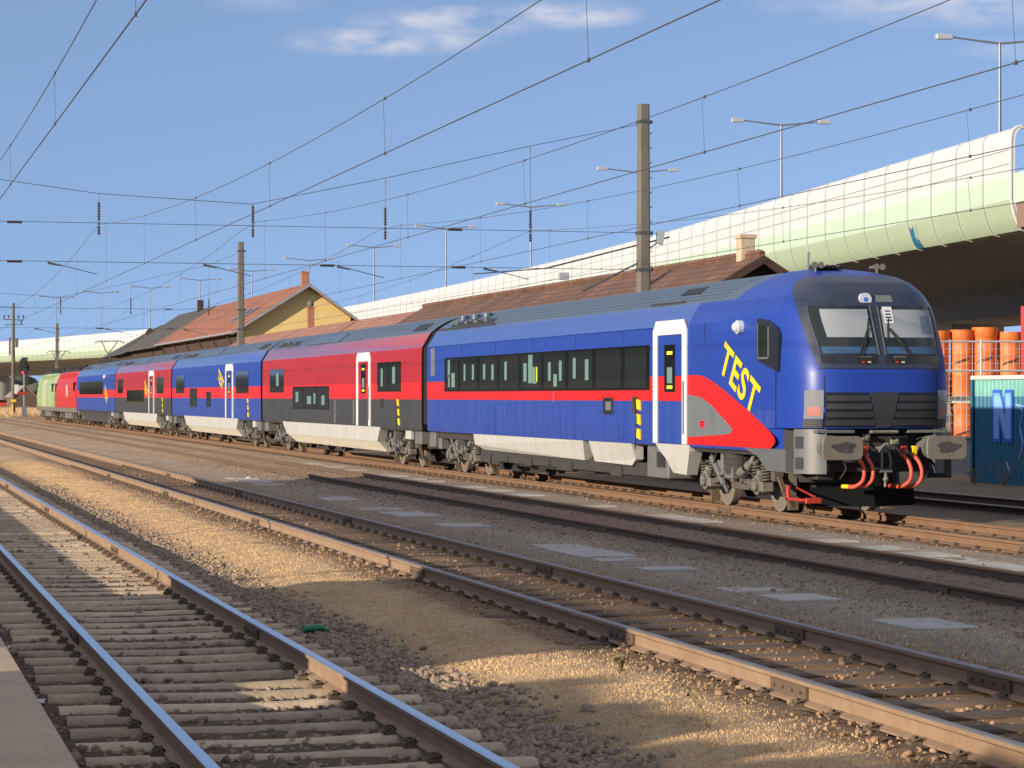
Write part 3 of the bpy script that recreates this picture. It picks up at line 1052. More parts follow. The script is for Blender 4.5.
def coach_body(scheme, y0, y1, parent, nose=False):
    """Shell as rings of the cross-section; y in world, made local to parent by the caller's y0."""
    b = MB()
    lev = PROF
    if not nose:
        stations = [y0, y0 + 0.04, y1 - 0.04, y1]
        rings = []
        for yi, y in enumerate(stations):
            s = 0.985 if yi in (0, 3) else 1.0
            pts = [(-w * s, z) for z, w in lev] + [(w * s, z) for z, w in reversed(lev[:-1])]
            rings.append([(p[0], y - y0, p[1] - (0.02 if yi in (0, 3) and p[1] > 3.9 else 0)) for p in pts])
        n = len(rings[0])
        for r_ in rings:
            b.v += r_
        for i in range(len(rings) - 1):
            for k in range(n - 1):
                z = (rings[0][k][2] + rings[0][k + 1][2]) / 2
                b.face((i * n + k, i * n + k + 1, (i + 1) * n + k + 1, (i + 1) * n + k), livery_mi(scheme, z))
            b.face((i * n + n - 1, i * n, (i + 1) * n, (i + 1) * n + n - 1), MI['under'])
        b.face(list(range(n)), MI['black'])
        b.face(list(range((len(rings) - 1) * n, len(rings) * n)), MI['black'])
    else:
        ts = [-1, -.985, -.965, -.94, -.91, -.87, -.82, -.76, -.68, -.58, -.46, -.32, -.16, 0]
        ts = ts + [-t for t in reversed(ts[:-1])]
        zz = sorted(set([z for z, w in lev] + [z for z, y in NOSE_F] + [2.42, 2.7, 3.0, 3.28, 3.48, 3.66, 3.82, 3.92]))
        YB = [y1, y1 - .04, 50, 42.13, 41.0, 40.25]
        rows = []
        for z in zz:
            w = pw(z)
            row = [(-w, y, z) for y in YB] + [tuple(nose_pt(t, z)) for t in ts] + [(w, y, z) for y in reversed(YB)]
            rows.append(row)
        n = len(rows[0])
        for r_ in rows:
            b.v += [(x, y - y0, z) for x, y, z in r_]
        for j in range(len(rows) - 1):
            zc = (zz[j] + zz[j + 1]) / 2
            for k in range(n - 1):
                kb = len(YB)
                if kb <= k < kb + len(ts) - 1:
                    t = (ts[k - kb] + ts[k - kb + 1]) / 2
                    if zc < 1.42 and abs(t) < .9:
                        mi = MI['under']
                    else:
                        mi = MI['blue']
                else:
                    yy = (rows[j][k][1] + rows[j][k + 1][1]) / 2
                    if yy < 42.13:
                        mi = MI['bluelow'] if zc < 1.6 else MI['blue']
                        if zc > 3.585 and yy > 40.6:
                            mi = MI['roof']
                    else:
                        mi = livery_mi('blue', zc)
                b.face((j * n + k, j * n + k + 1, (j + 1) * n + k + 1, (j + 1) * n + k), mi)
            b.face((j * n + n - 1, j * n, (j + 1) * n, (j + 1) * n + n - 1), MI['black'])
        b.face(list(range(n)), MI['under'])
    return b.build('body', [M[k] for k in COACH_MATS], parent, smooth=22)


SX = -1.412          # local x of the near side wall


def side_panel(name, y0, y1, z0, z1, m, parent, thick=0.006, base=0.0, bevel=0.0):
    b = MB()
    b.box(SX - base - thick, SX - base + 0.004, y0, y1, z0, z1)
    return b.build(name, [m], parent, bevel=bevel)


def frame_panel(name, y0, y1, z0, z1, w, m, parent, proud=0.02):
    """A door or window surround: three or four bars."""
    b = MB()
    for a in ((y0, y0 + w, z0, z1 - w), (y1 - w, y1, z0, z1 - w)):
        b.box(SX - proud, SX + .004, *a)
    # top bar with cut corners
    c = w * 0.7
    b.prism([(y0, z1 - w), (y0, z1 - c), (y0 + c, z1), (y1 - c, z1), (y1, z1 - c), (y1, z1 - w)], 'x', SX - proud, SX + .004)
    return b.build(name, [m], parent)


def window(y0, y1, z0, z1, n, parent, papers=()):
    f_ = MB()
    f_.box(SX - .005, SX + .004, y0, y1, z0, z1)
    w = f_.build('window', [M['glass']], parent, bevel=0.0)
    q = MB()
    step = (y1 - y0) / n
    for i in range(n):
        q.box(SX - .008, SX - .0035, y0 + i * step + .07, y0 + (i + 1) * step - .07, z0 + .05, z1 - .05)
    q.build('pane', [M['pane']], w)
    if papers:
        for (py, pz, pww, ph, k) in papers:
            p_ = MB()
            p_.box(SX - .0115, SX - .0075, py - pww / 2, py + pww / 2, pz - ph / 2, pz + ph / 2, 0)
            p_.build('paper_notice', [M['ygreen' if k else 'paper']], w)
    return w


def door(y0, y1, z0, z1, scheme, parent, wpos=None):
    f_ = frame_panel('door_frame', y0, y1, z0, z1, 0.26 if y1 - y0 > 1.9 else 0.22, M['white'], parent)
    w = 0.26 if y1 - y0 > 1.9 else 0.22
    leaf = MB()
    a, c = y0 + w + .015, y1 - w - .015
    ztop = z1 - w - .015
    cols = (('bluelow', 'stripe', 'blue') if scheme == 'blue' else ('cgrey', 'stripe', 'red'))
    for i, (za, zb) in enumerate(((z0 + .01, 1.838), (1.842, 2.288), (2.292, ztop))):
        leaf.box(SX - .010, SX + .004, a, c, za, zb, i)
    d_ = leaf.build('door', [M[k] for k in cols], parent)
    mid = (a + c) / 2
    g_ = MB()
    ww = (c - a) * 0.22
    g_.box(SX - .016, SX - .009, mid - ww, mid + ww, 2.0, 2.86)
    go_ = g_.build('door_window', [M['glass']], d_, bevel=0.003)
    st_ = MB()
    st_.box(SX - .0185, SX - .0155, mid - ww * .55, mid + ww * .5, 2.68, 2.74)
    st_.box(SX - .0185, SX - .0155, mid - ww * .55, mid + ww * .5, 2.06, 2.12)
    st_.build('door_sticker', [M['ygreen']], d_)
    pp = MB()
    pp.box(SX - .0185, SX - .0155, mid - ww * .5, mid + ww * .45, 2.16, 2.45)
    pp.build('paper_notice', [M['paper']], d_)
    h_ = MB()
    h_.cyl((SX - .035, a - w * .55, 1.25), (SX - .035, a - w * .55, 2.2), .018, 8)
    for hz in (1.27, 2.18):
        h_.cyl((SX - .035, a - w * .55, hz), (SX - .015, a - w * .55, hz), .012, 6)
    h_.build('handrail', [M['galv']], parent)
    return d_


def skirt(poly, m, parent, name='skirt', x0=-1.40, x1=1.40, tuck=0.0):
    """Lower side panel with thickness, on both sides; poly in (y, z)."""
    zb = min(p[1] for p in poly)
    n = len(poly)
    for s in (1, -1):
        b = MB()
        o_ = 0
        for (yy, zz) in poly:
            inn = tuck * (1 if zz < zb + 0.15 else 0)
            b.v.append((s * (abs(x0) - inn), yy, zz))
        for (yy, zz) in poly:
            b.v.append((s * (abs(x0) - inn - 0.25), yy, zz))
        b.face(range(o_, o_ + n))
        b.face(reversed(range(o_ + n, o_ + 2 * n)))
        for i in range(n):
            j = (i + 1) % n
            b.face((o_ + i, o_ + n + i, o_ + n + j, o_ + j))
        r_ = b.build(name, [m], parent)
    return r_


# one bogie, copied under every coach
WHEEL = MB()
_pr = [(0.0, 0.10), (0.08, 0.11), (0.13, 0.10), (0.15, 0.05), (0.36, 0.035), (0.385, 0.06), (0.45, 0.067)]
nseg = 28
for s in (1, -1):
    rows = []
    for (r_, xx) in _pr:
        rows.append([(s * xx, r_ * math.cos(2 * math.pi * k / nseg), r_ * math.sin(2 * math.pi * k / nseg)) for k in range(nseg)])
    o_ = len(WHEEL.v)
    for row in rows:
        WHEEL.v += row
    for i in range(len(rows) - 1):
        for k in range(nseg):
            k2 = (k + 1) % nseg
            WHEEL.face((o_ + i * nseg + k, o_ + i * nseg + k2, o_ + (i + 1) * nseg + k2, o_ + (i + 1) * nseg + k))
    last = o_ + (len(rows) - 1) * nseg
    if s == 1:
        rim_a = last
    else:
        for k in range(nseg):
            k2 = (k + 1) % nseg
            WHEEL.face((rim_a + k, rim_a + k2, last + k2, last + k))
WHEEL_ME = WHEEL.mesh('wheel', [M['wheel']], smooth=35)


def bogie_meshes():
    d_ = {}
    b = MB()
    for s in (-1, 1):
        x = s * 1.0
        b.prism([(-1.75, .52), (-1.75, .68), (-1.0, .72), (-.55, .50), (.55, .50), (1.0, .72), (1.75, .68), (1.75, .52), (1.0, .56), (.55, .34), (-.55, .34), (-1.0, .56)], 'x', x - .09, x + .09)
        b.box(x - .12, x + .12, -.35, .35, .50, .62)
    b.box(-1.0, 1.0, -.28, .28, .40, .62)
    b.box(-.75, .75, -1.72, -1.58, .5, .64)
    b.box(-.75, .75, 1.58, 1.72, .5, .64)
    d_['bogie_frame'] = b.mesh('bogie_frame', [M['bogie']], bevel=.012)
    for s, side in ((-1, 'near'), (1, 'far')):
        b = MB()
        x = s * 1.13
        b.cyl((x - .1, 0, 0), (x + .1, 0, 0), .17, 14)
        b.cyl((x + s * .1, 0, 0), (x + s * .15, 0, 0), .11, 12)
        for k in range(6):
            a_ = k * math.pi / 3
            b.cyl((x + s * .14, .08 * math.cos(a_), .08 * math.sin(a_)), (x + s * .165, .08 * math.cos(a_), .08 * math.sin(a_)), .014, 6)
        b.box(x - .09, x + .09, -.28, .28, -.10, .05)
        b.box(x - .06, x + .06, -.1, .1, .1, .24)
        d_['axle_box', side] = b.mesh('axle_box', [M['bogiel']], smooth=40)
        b = MB()
        b.bar((x, .1, -.02), (x, .85 , .07), .09, .11)
        b.cyl((x - .07, .85, .07), (x + .07, .85, .07), .08, 12)
        d_['control_arm', side] = b.mesh('control_arm', [M['bogie']], bevel=.008)
        pts = []
        for i in range(66):
            a_ = i / 60 * 2 * math.pi * 5
            pts.append((x + .085 * math.cos(a_), .085 * math.sin(a_), .06 + .28 * i / 66))
        b = MB()
        b.tube(pts, .02, 5)
        d_['coil_spring', side] = b.mesh('coil_spring', [M['bogie']], smooth=60)
        b = MB()
        b.cyl((s * 1.16, -1.05, .84), (s * 1.16, -.35, .62), .085, 12)
        b.cyl((s * 1.16, -.35, .62), (s * 1.16, .0, .51), .05, 10)
        b.ball((s * 1.16, -1.06, .85), .10, 8)
        d_['yaw_damper', side] = b.mesh('yaw_damper', [M['bogiel']], smooth=40)
        b = MB()
        b.cyl((s * 1.22, .30, .40), (s * 1.22, .95, .86), .055, 12)
        b.cyl((s * 1.22, .30, .40), (s * 1.22, .12, .28), .03, 10)
        d_['vertical_damper', side] = b.mesh('vertical_damper', [M['ugrey']], smooth=40)
        b = MB()
        b.cyl((s * 1.05, 0, .6), (s * 1.05, 0, .98), .25, 16)
        for zz in (.66, .76, .86):
            b.cyl((s * 1.05, 0, zz), (s * 1.05, 0, zz + .05), .275, 16)
        d_['air_spring', side] = b.mesh('air_spring', [M['under']], smooth=40)
        b = MB()
        b.box(s * 1.04, s * 1.26, -.20, .22, .52, .72)
        b.cyl((s * 1.2, .42, .5), (s * 1.2, .42, 1.02), .05, 10)
        b.box(s * 1.02, s * 1.2, .25, .75, .66, .82)
        d_['brake_unit', side] = b.mesh('brake_unit', [M['ugrey']], bevel=.012)
        b = MB()
        b.tube(CR([(s * 1.2, -1.2, .95), (s * 1.24, -.9, .62), (s * 1.2, -.5, .56), (s * 1.22, .1, .60), (s * 1.24, .5, .56), (s * 1.2, .9, .85), (s * 1.2, 1.2, 1.0)], 4), .022, 6)
        b.tube(CR([(s * 1.22, .7, .98), (s * 1.27, .82, .6), (s * 1.2, 1.1, .5), (s * 1.2, 1.3, .45)], 4), .018, 6)
        b.tube(CR([(s * 1.22, -.6, .98), (s * 1.27, -.75, .7), (s * 1.22, -1.1, .62), (s * 1.2, -1.3, .5)], 4), .018, 6)
        d_['cable', side] = b.mesh('cable', [M['rubber']], smooth=60)
        for yy, e in ((-1.95, 0), (1.95, 1)):
            b = MB()
            b.bar((s * 1.0, yy * .9, .6), (s * .98, yy, .35), .07, .05)
            b.bar((s * .98, yy, .35), (s * .80, yy * .98, .10), .08, .08)
            b.box(s * .74, s * .9, yy * .98 - .04, yy * .98 + .04, .06, .28)
            d_['rail_guard', side, e] = b.mesh('rail_guard', [M['clip']])
    b = MB()
    b.cyl((-1.05, 0, 0), (1.05, 0, 0), .08, 12)
    for xx in (-.35, .35):
        b.cyl((xx - .06, 0, 0), (xx + .06, 0, 0), .31, 20)
    d_['axle'] = b.mesh('axle', [M['bogie']], smooth=40)
    return d_


BG = bogie_meshes()


def bogie(parent, yc, wb=2.5, m=None):
    o_ = inst('bogie', BG['bogie_frame'], parent, (0, yc, 0))
    for yy in (-wb / 2, wb / 2):
        for s in (-1, 1):
            inst('wheel', WHEEL_ME, o_, (s * .7525, yy, .455), (random.uniform(0, 6), 0, 0))
        inst('axle', BG['axle'], o_, (0, yy, .455))
        for side in ('near', 'far'):
            inst('axle_box', BG['axle_box', side], o_, (0, yy, .455))
            inst('control_arm', BG['control_arm', side], o_, (0, yy, .455), scale=(1, -1 if yy > 0 else 1, 1))
            for q in (-.22, .22):
                inst('coil_spring', BG['coil_spring', side], o_, (0, yy + q, .455))
    for side in ('near', 'far'):
        for k in ('yaw_damper', 'vertical_damper', 'air_spring', 'brake_unit', 'cable'):
            inst(k, BG[k, side], o_)
        for e in (0, 1):
            inst('rail_guard', BG['rail_guard', side, e], o_)
    return o_


def underframe(parent, segs):
    b = MB()
    for (y0, y1, z0, z1, xw) in segs:
        b.box(-xw, xw, y0, y1, z0, z1)
    return b.build('underframe', [M['under']], parent, bevel=.02)


def ribs(parent, y0, y1, zs=(3.66, 3.73, 3.80, 3.86, 3.915, 3.955, 3.99)):
    """Longitudinal roof corrugation."""
    b = MB()
    for z in zs:
        w = pw(z)
        for s in (-1, 1):
            b.bar((s * w, y0, z), (s * w, y1, z), .035, .022, 0, up=(s * .6, 0, .8))
    return b.build('roof_rib', [M['roof']], parent)


def roof_hatch(parent, y0, y1, za, zb, nf=3, lean=0.0):
    """Recessed ventilation opening in the roof shoulder with a pale lid frame."""
    b = MB()

    def pt(y, z, o_=0.02):
        w = pw(z)
        nrm = Vector((-(pw(z + .03) - pw(z - .03)) * -1, 0, 0))
        return (-(w + o_ * .6), y, z + o_ * .8)
    b.add([pt(y0, za), pt(y1 - lean, za), pt(y1, zb), pt(y0 + lean, zb), pt(y0, za, -.05), pt(y1 - lean, za, -.05), pt(y1, zb, -.05), pt(y0 + lean, zb, -.05)],
          [(0, 1, 2, 3), (0, 4, 5, 1), (1, 5, 6, 2), (2, 6, 7, 3), (3, 7, 4, 0)])
    h_ = b.build('roof_vent', [M['roofdark']], parent)
    if nf:
        q = MB()
        for i in range(nf):
            y = y0 + lean + (y1 - y0 - 2 * lean) * (i + .5) / nf
            q.tube([pt(y, (za + zb) / 2 - .02, .03), pt(y + .12, (za + zb) / 2 + .015, .05), pt(y + .25, (za + zb) / 2, .03)], .035, 8)
        q.build('vent_pipe', [M['bogiel']], h_)
    return h_


def bellows(parent, y0, y1):
    b = MB()
    k = 5
    for i in range(k):
        ya, yb = y0 + (y1 - y0) * i / k, y0 + (y1 - y0) * (i + 1) / k
        s = .90 if i % 2 else .94
        pts = [(-w * s, z * .99) for z, w in PROF[1:]] + [(w * s, z * .99) for z, w in reversed(PROF[1:-1])]
        b.prism(pts, 'y', ya, yb)
    return b.build('gangway_bellows', [M['rubber']], parent)


def text_mesh(body, O, ax, up, x, thick=.003, weight=.018, italic=0.0):
    """Lettering laid on a side wall: O is the lower-left corner in (y, z), ax/up span the block."""
    cu = bpy.data.curves.new('lettering', 'FONT')
    cu.body = body
    cu.size = 1
    cu.extrude = .5
    cu.offset = weight
    cu.space_character = 1.08
    to = bpy.data.objects.new('lettering', cu)
    COL.objects.link(to)
    dg = bpy.context.evaluated_depsgraph_get()
    m_ = bpy.data.meshes.new_from_object(to.evaluated_get(dg))
    bpy.data.objects.remove(to)
    n_ = len(m_.vertices)
    co = np.empty(n_ * 3, np.float32)
    m_.vertices.foreach_get('co', co)
    co = co.reshape(-1, 3)
    u = (co[:, 0] - co[:, 0].min()) / np.ptp(co[:, 0])
    v = (co[:, 1] - co[:, 1].min()) / np.ptp(co[:, 1])
    t = co[:, 2] / np.ptp(co[:, 2])
    out = np.stack([x - thick * (.5 + t), O[0] + ax[0] * u + up[0] * v, O[1] + ax[1] * u + up[1] * v], -1)
    m_.vertices.foreach_set('co', out.ravel().astype(np.float32))
    m_.update()
    return m_


def lettering(parent, body, O, ax, up, m, x=SX - .004, weight=.018, name='lettering'):
    m_ = text_mesh(body, O, ax, up, x, weight=weight)
    m_.materials.clear()
    m_.materials.append(m)
    o_ = bpy.data.objects.new(name, m_)
    COL.objects.link(o_)
    o_.parent = parent
    return o_


def yellow_tapes(parent, y, z0, z1, tilt=0.0):
    b = MB()
    k = 3
    hgt = (z1 - z0)
    for i in range(k):
        za, zb = z0 + hgt * (i / k) + .03, z0 + hgt * ((i + 1) / k) - .03
        yy = y + tilt * (i - 1) * .12
        b.add([(SX - .02, yy - .13, za), (SX - .02, yy + .10, za + .03), (SX - .02, yy + .13, zb), (SX - .02, yy - .10, zb - .02),
               (SX, yy - .13, za), (SX, yy + .10, za + .03), (SX, yy + .13, zb), (SX, yy - .10, zb - .02)],
              [(0, 1, 2, 3), (0, 4, 5, 1), (1, 5, 6, 2), (2, 6, 7, 3), (3, 7, 4, 0)])
    o_ = b.build('yellow_marker', [M['yellow']], parent)
    c = MB()
    c.tube([(SX - .03, y + .2, z1), (SX - .03, y + .08, (z0 + z1) / 2), (SX - .03, y + .15, z0 - .15)], .012, 6)
    c.build('cable', [M['rubber']], o_)
    return o_


# --- the leading control coach
LY = 36.63
lead = thing('control_coach', 'blue control coach with driving cab, red stripe and large yellow TEST lettering', 'train coach', (TX[3], LY, 0))
coach_body('blue', LY, 63.0, lead, nose=True)
L_ = lambda y: y - LY
papers = [(60.5, 2.62, .22, .42, 0), (60.05, 2.32, .35, .35, 0), (60.5, 2.3, .16, .3, 0), (58.85, 2.5, .16, .4, 0), (58.0, 2.5, .18, .36, 0), (56.9, 2.5, .2, .36, 0), (56.1, 2.48, .2, .36, 0),
          (54.9, 2.5, .2, .42, 0), (53.2, 2.45, .26, .40, 0), (52.75, 2.52, .34, .62, 0), (52.4, 2.38, .3, .36, 0), (52.25, 2.4, .12, .32, 1), (51.2, 2.45, .2, .4, 0), (50.75, 2.26, .26, .26, 0), (50.35, 2.46, .2, .42, 0),
          (49.3, 2.5, .2, .42, 0), (48.4, 2.46, .24, .42, 0)]
edges = [60.94, 59.40, 57.50, 55.56, 53.66, 51.76, 49.86, 47.9, 45.95, 44.36]
f_ = MB()
f_.box(SX - .005, SX + .004, L_(44.3), L_(61.0), 2.04, 2.88)
wb_ = f_.build('window_band', [M['glass']], lead)
for i in range(9):
    q = MB()
    q.box(SX - .009, SX - .0035, L_(edges[i + 1]) + .13, L_(edges[i]) - .13, 2.09, 2.83)
    q.build('pane', [M['pane']], wb_, bevel=.002)
for (py, pz, pww, ph, k) in papers:
    p_ = MB()
    p_.box(SX - .013, SX - .0085, L_(py) - pww / 2, L_(py) + pww / 2, pz - ph / 2, pz + ph / 2, 0)
    p_.build('paper_notice', [M['ygreen' if k else 'paper']], wb_)
door(L_(42.12), L_(44.05), 1.07, 3.30, 'blue', lead)
# red swoosh and grey field on the flank of the nose
red_poly = [(42.13, 2.30), (41.44, 2.29), (40.86, 2.2), (40.11, 2.01), (39.39, 1.8), (38.78, 1.62), (38.18, 1.42), (37.83, 1.28), (37.77, 1.17), (37.95, 1.08)]
rp = [(L_(p.x), p.y) for p in CR(red_poly, 5)] + [(L_(42.13), 1.075)]
b = MB()
b.prism(rp, 'x', SX - .005, SX + .01)
b.build('stripe_panel', [M['stripe']], lead)
grey_poly = [(42.13, 1.95), (41.54, 1.92), (40.96, 1.81), (40.39, 1.61), (39.88, 1.43), (39.78, 1.35), (39.95, 1.29), (40.77, 1.25)]
gp = [(L_(p.x), p.y) for p in CR(grey_poly, 5)] + [(L_(42.13), 1.2)]
b = MB()
b.prism(gp, 'x', SX - .008, SX + .01)
b.build('grey_panel', [M['panelgrey']], lead)
b = MB()
b.box(SX - .014, SX - .006, L_(41.42), L_(41.18), 1.38, 1.5)
b.build('red_label', [M['stripe']], lead)
b = MB()
b.box(SX - .012, SX - .006, L_(40.9), L_(40.66), 1.45, 1.72)
b.box(SX - .012, SX - .006, L_(41.3), L_(41.25), 1.58, 1.64)
b.build('data_plate', [M['galv']], lead)
lettering(lead, 'TEST', (L_(40.46), 2.38), (-1.72, -0.80), (-0.36, 0.49), M['yellow'], weight=.022)
# mirrored lettering frame: the y axis runs away from the camera, so the text reads left to right with -y
# side details
cwp = CR([(38.55, 3.18), (38.0, 3.10), (37.6, 2.98), (37.56, 2.62), (37.58, 2.33), (38.1, 2.43), (38.55, 2.55), (38.58, 2.85)], 4, True)
cwp = [(L_(y), z) for y, z in ((38.58, 3.14), (38.52, 3.20), (38.1, 3.16), (37.72, 3.04), (37.60, 2.90), (37.57, 2.34), (37.62, 2.32), (38.5, 2.50), (38.58, 2.56))]
b = MB()
b.prism(cwp, 'x', SX - .012, SX + .05)
cw = b.build('cab_window', [M['black']], lead)
b = MB()
b.prism([(L_(y), z) for y, z in ((38.50, 3.10), (38.1, 3.07), (38.02, 3.0), (38.02, 2.6), (38.1, 2.56), (38.50, 2.60))], 'x', SX - .018, SX - .010)
b.build('pane', [M['pane']], cw)
b = MB()
for s in ((38.52, 38.49, 2.56, 3.12), (38.03, 37.99, 2.56, 3.05)):
    b.box(SX - .024, SX - .012, L_(s[0]), L_(s[1]), s[2], s[3])
b.box(SX - .024, SX - .012, L_(38.49), L_(38.03), 2.53, 2.56)
b.build('window_frame', [M['ugrey']], cw)
b = MB()
b.cyl((SX - .06, L_(39.39), 3.08), (SX + .03, L_(39.39), 3.08), .115, 16)
b.ball((SX - .06, L_(39.39), 3.08), .09, 10)
b.build('side_camera', [M['lamp']], lead, smooth=40)
side_panel('destination_display', L_(46.6), L_(47.25), 1.57, 1.90, M['black'], lead, .014, bevel=.004)
side_panel('display_screen', L_(46.74), L_(47.08), 1.65, 1.82, M['panelgrey'], lead, .018, bevel=.003)
side_panel('access_flap', L_(45.0), L_(45.35), 1.60, 1.92, M['darkwood'], lead, .012, bevel=.003)
yellow_tapes(lead, L_(44.95), 1.08, 1.90)
b = MB()
b.box(SX - .007, SX + .003, L_(50.92), L_(50.86), 1.78, 2.04)
b.box(SX - .006, SX + .003, L_(62.55), L_(62.1), 2.45, 3.15)
b.build('worn_sticker', [M['panelgrey']], lead)
# joints in the nose panelling
b = MB()
b.box(SX - .003, SX + .004, L_(37.73), L_(37.71), 1.42, 2.33)
b.build('panel_joint', [M['black']], lead)
for ys_ in (46.0, 49.3, 52.6, 55.9, 59.2, 41.2):
    for za, zb in ((1.06, 1.83), (2.9, 3.17)) if ys_ > 44 else ((2.4, 3.17),):
        b = MB()
        b.box(SX - .0015, SX + .004, L_(ys_), L_(ys_) + .014, za, zb)
        b.build('panel_joint', [M['cgrey']], lead)
b = MB()
b.bar((SX - .001, L_(44.2), 3.19), (SX - .001, L_(62.9), 3.19), .012, .012)
b.build('rain_strip', [M['blue']], lead)
# skirts, boxes, bogies
skirt([(L_(58.05), 1.025), (L_(57.9), .78), (L_(57.3), .66), (L_(48.95), .62), (L_(48.75), 1.025)], M['swhite'], lead, tuck=.10)
skirt([(L_(48.35), 1.025), (L_(48.25), .62), (L_(45.75), .60), (L_(45.5), .72), (L_(45.5), 1.025)], M['swhite'], lead, tuck=.10)
skirt([(L_(44.0), 1.06), (L_(43.8), .95), (L_(43.4), .80), (L_(43.1), .54), (L_(42.35), .52), (L_(42.05), .95), (L_(42.05), 1.06)], M['swhite'], lead, tuck=.05)
b = MB()
b.box(-1.38, 1.38, L_(43.3), L_(44.55), .42, 1.0)
b.build('equipment_box', [M['ugrey']], lead, bevel=.02)
b = MB()
b.box(-1.39, -1.36, L_(43.45), L_(43.95), .62, .90)
b.build('box_grille', [M['rubber']], lead)
skirt([(L_(39.3), 1.08), (L_(38.6), .95), (L_(38.15), .72), (L_(37.3), .72), (L_(37.3), 1.08)], M['frontgrey'], lead, name='bogie_fairing', x0=-1.405)
underframe(lead, [(L_(45.0), L_(58.0), .40, .66, 1.22), (L_(58.0), L_(63.0), .85, 1.04, 1.3), (L_(37.2), L_(42.5), .95, 1.04, 1.3), (L_(42.4), L_(45.2), .5, 1.03, 1.0), (L_(37.4), L_(63), 1.0, 1.035, 1.36), (L_(49), L_(55), .34, .41, 1.1)])
for y, w_, h_ in ((57, .9, .2), (55.4, .4, .14), (53.3, .6, .18), (51.8, .35, .12), (50.1, 1.1, .2), (46.6, .7, .2)):
    b = MB()
    b.box(-1.26, -1.2, L_(y), L_(y) + w_, .56 - h_, .56)
    b.build('small_box', [M['under']], lead, bevel=.01)
bogie(lead, L_(40.4), 2.6)
bogie(lead, L_(60.05))
b = MB()
b.box(-1.36, -.9, L_(62.3), L_(62.95), .62, 1.0)
b.box(-1.30, -1.0, L_(61.9), L_(62.2), .58, .92)
b.build('equipment_box', [M['ugrey']], lead, bevel=.02)
# roof
ribs(lead, L_(41.0), L_(62.6))
roof_hatch(lead, L_(57.5), L_(62.0), 3.66, 3.78, 4, .25)
roof_hatch(lead, L_(42.9), L_(44.2), 3.78, 3.90, 0, .2)
for y0, y1, z in ((57.0, 62.8, 3.62), (43.2, 45.1, 3.64)):
    b = MB()
    b.bar((-pw(z) - .01, L_(y0), z), (-pw(z) - .01, L_(y1), z), .05, .05)
    b.build('roof_gutter', [M['cgrey']], lead)
b = MB()
for y in (61.4, 60.2, 59.0):
    b.cyl((-.8, L_(y), 3.84), (-.8, L_(y), 3.95), .12, 12)
b.build('roof_cap', [M['roof']], lead)
# front: windscreen panes, wipers, lights, grille
b = MB()
nose_patch(b, 0, 0, 2.36, 3.86, .012, 0, 48, 40, thick=.016, edge=black_edge)
b.build('windscreen_surround', [M['surround']], lead, smooth=60, loc=(0, -LY, 0))
b = MB()
for lo, hi in ((-.70, -.055), (.04, .72)):
    nose_patch(b, lo, hi, 2.44, 2.56, .006, 0, 10, 2)
b.build('windscreen_sill', [M['black']], lead, smooth=40, loc=(0, -LY, 0))
Z0W, Z1W = 2.57, 3.36


def pane_edge(lo0, lo1, hi0, hi1, z0, z1, ins=0.0):
    """Pane sides given at the sill (0) and the top (1), restricted to heights z0..z1."""
    def e(q):
        k = (z0 + (z1 - z0) * q - Z0W) / (Z1W - Z0W)
        return lo0 + (lo1 - lo0) * k + ins, hi0 + (hi1 - hi0) * k - ins
    return e


for lo0, lo1, hi0, hi1 in ((-.705, -.80, -.03, -.055), (.035, .03, .75, .80)):
    b = MB()
    nose_patch(b, 0, 0, Z0W, Z1W, .010, 0, 14, 8, thick=.012, edge=pane_edge(lo0, lo1, hi0, hi1, Z0W, Z1W))
    ws = b.build('windscreen', [M['pane']], lead, smooth=40, loc=(0, -LY, 0))
    b = MB()
    left_ = lo0 < -.5
    nose_patch(b, 0, 0, 2.85, 3.30, .014, 0, 12, 4, edge=pane_edge(lo0 + (.13 if left_ else .03), lo1 + (.12 if left_ else .04), hi0 - .05, hi1 - .05, 2.85, 3.30))
    b.build('sun_blind', [M['blind']], ws, smooth=40)
    b = MB()
    nose_patch(b, 0, 0, 2.59, 2.70, .014, 0, 12, 3, edge=pane_edge(lo0 + .03, lo1 + .03, hi0 - .03, hi1 - .03, 2.59, 2.70))
    b.build('dashboard', [M['dash']], ws, smooth=40)
    for side in (0, 1):
        b = MB()
        if side == 0:
            ed = pane_edge(lo0, lo1, lo0 + .014, lo1 + .014, Z0W, Z1W)
        else:
            ed = pane_edge(hi0 - .014, hi1 - .014, hi0, hi1, Z0W, Z1W)
        nose_patch(b, 0, 0, Z0W, Z1W, .018, 0, 1, 8, thick=.010, edge=ed)
        b.build('windscreen_trim', [M['cgrey'] if (side == 0) == left_ else M['ugrey']], ws, smooth=40)
b = MB()
nose_patch(b, .56, .70, 2.92, 3.20, .0185, 0, 3, 2)
b.build('cab_door_outline', [M['dashpale']], lead, smooth=40, loc=(0, -LY, 0))
b = MB()
nose_patch(b, .09, .215, 3.07, 3.34, .022, 0, 3, 2)
nt_ = b.build('paper_notice', [M['white']], lead, loc=(0, -LY, 0))
b = MB()
for z in (3.27, 3.22, 3.17, 3.12):
    nose_patch(b, .12, .19, z - .011, z + .011, .025, 0, 2, 1)
b.build('notice_print', [M['black']], nt_)
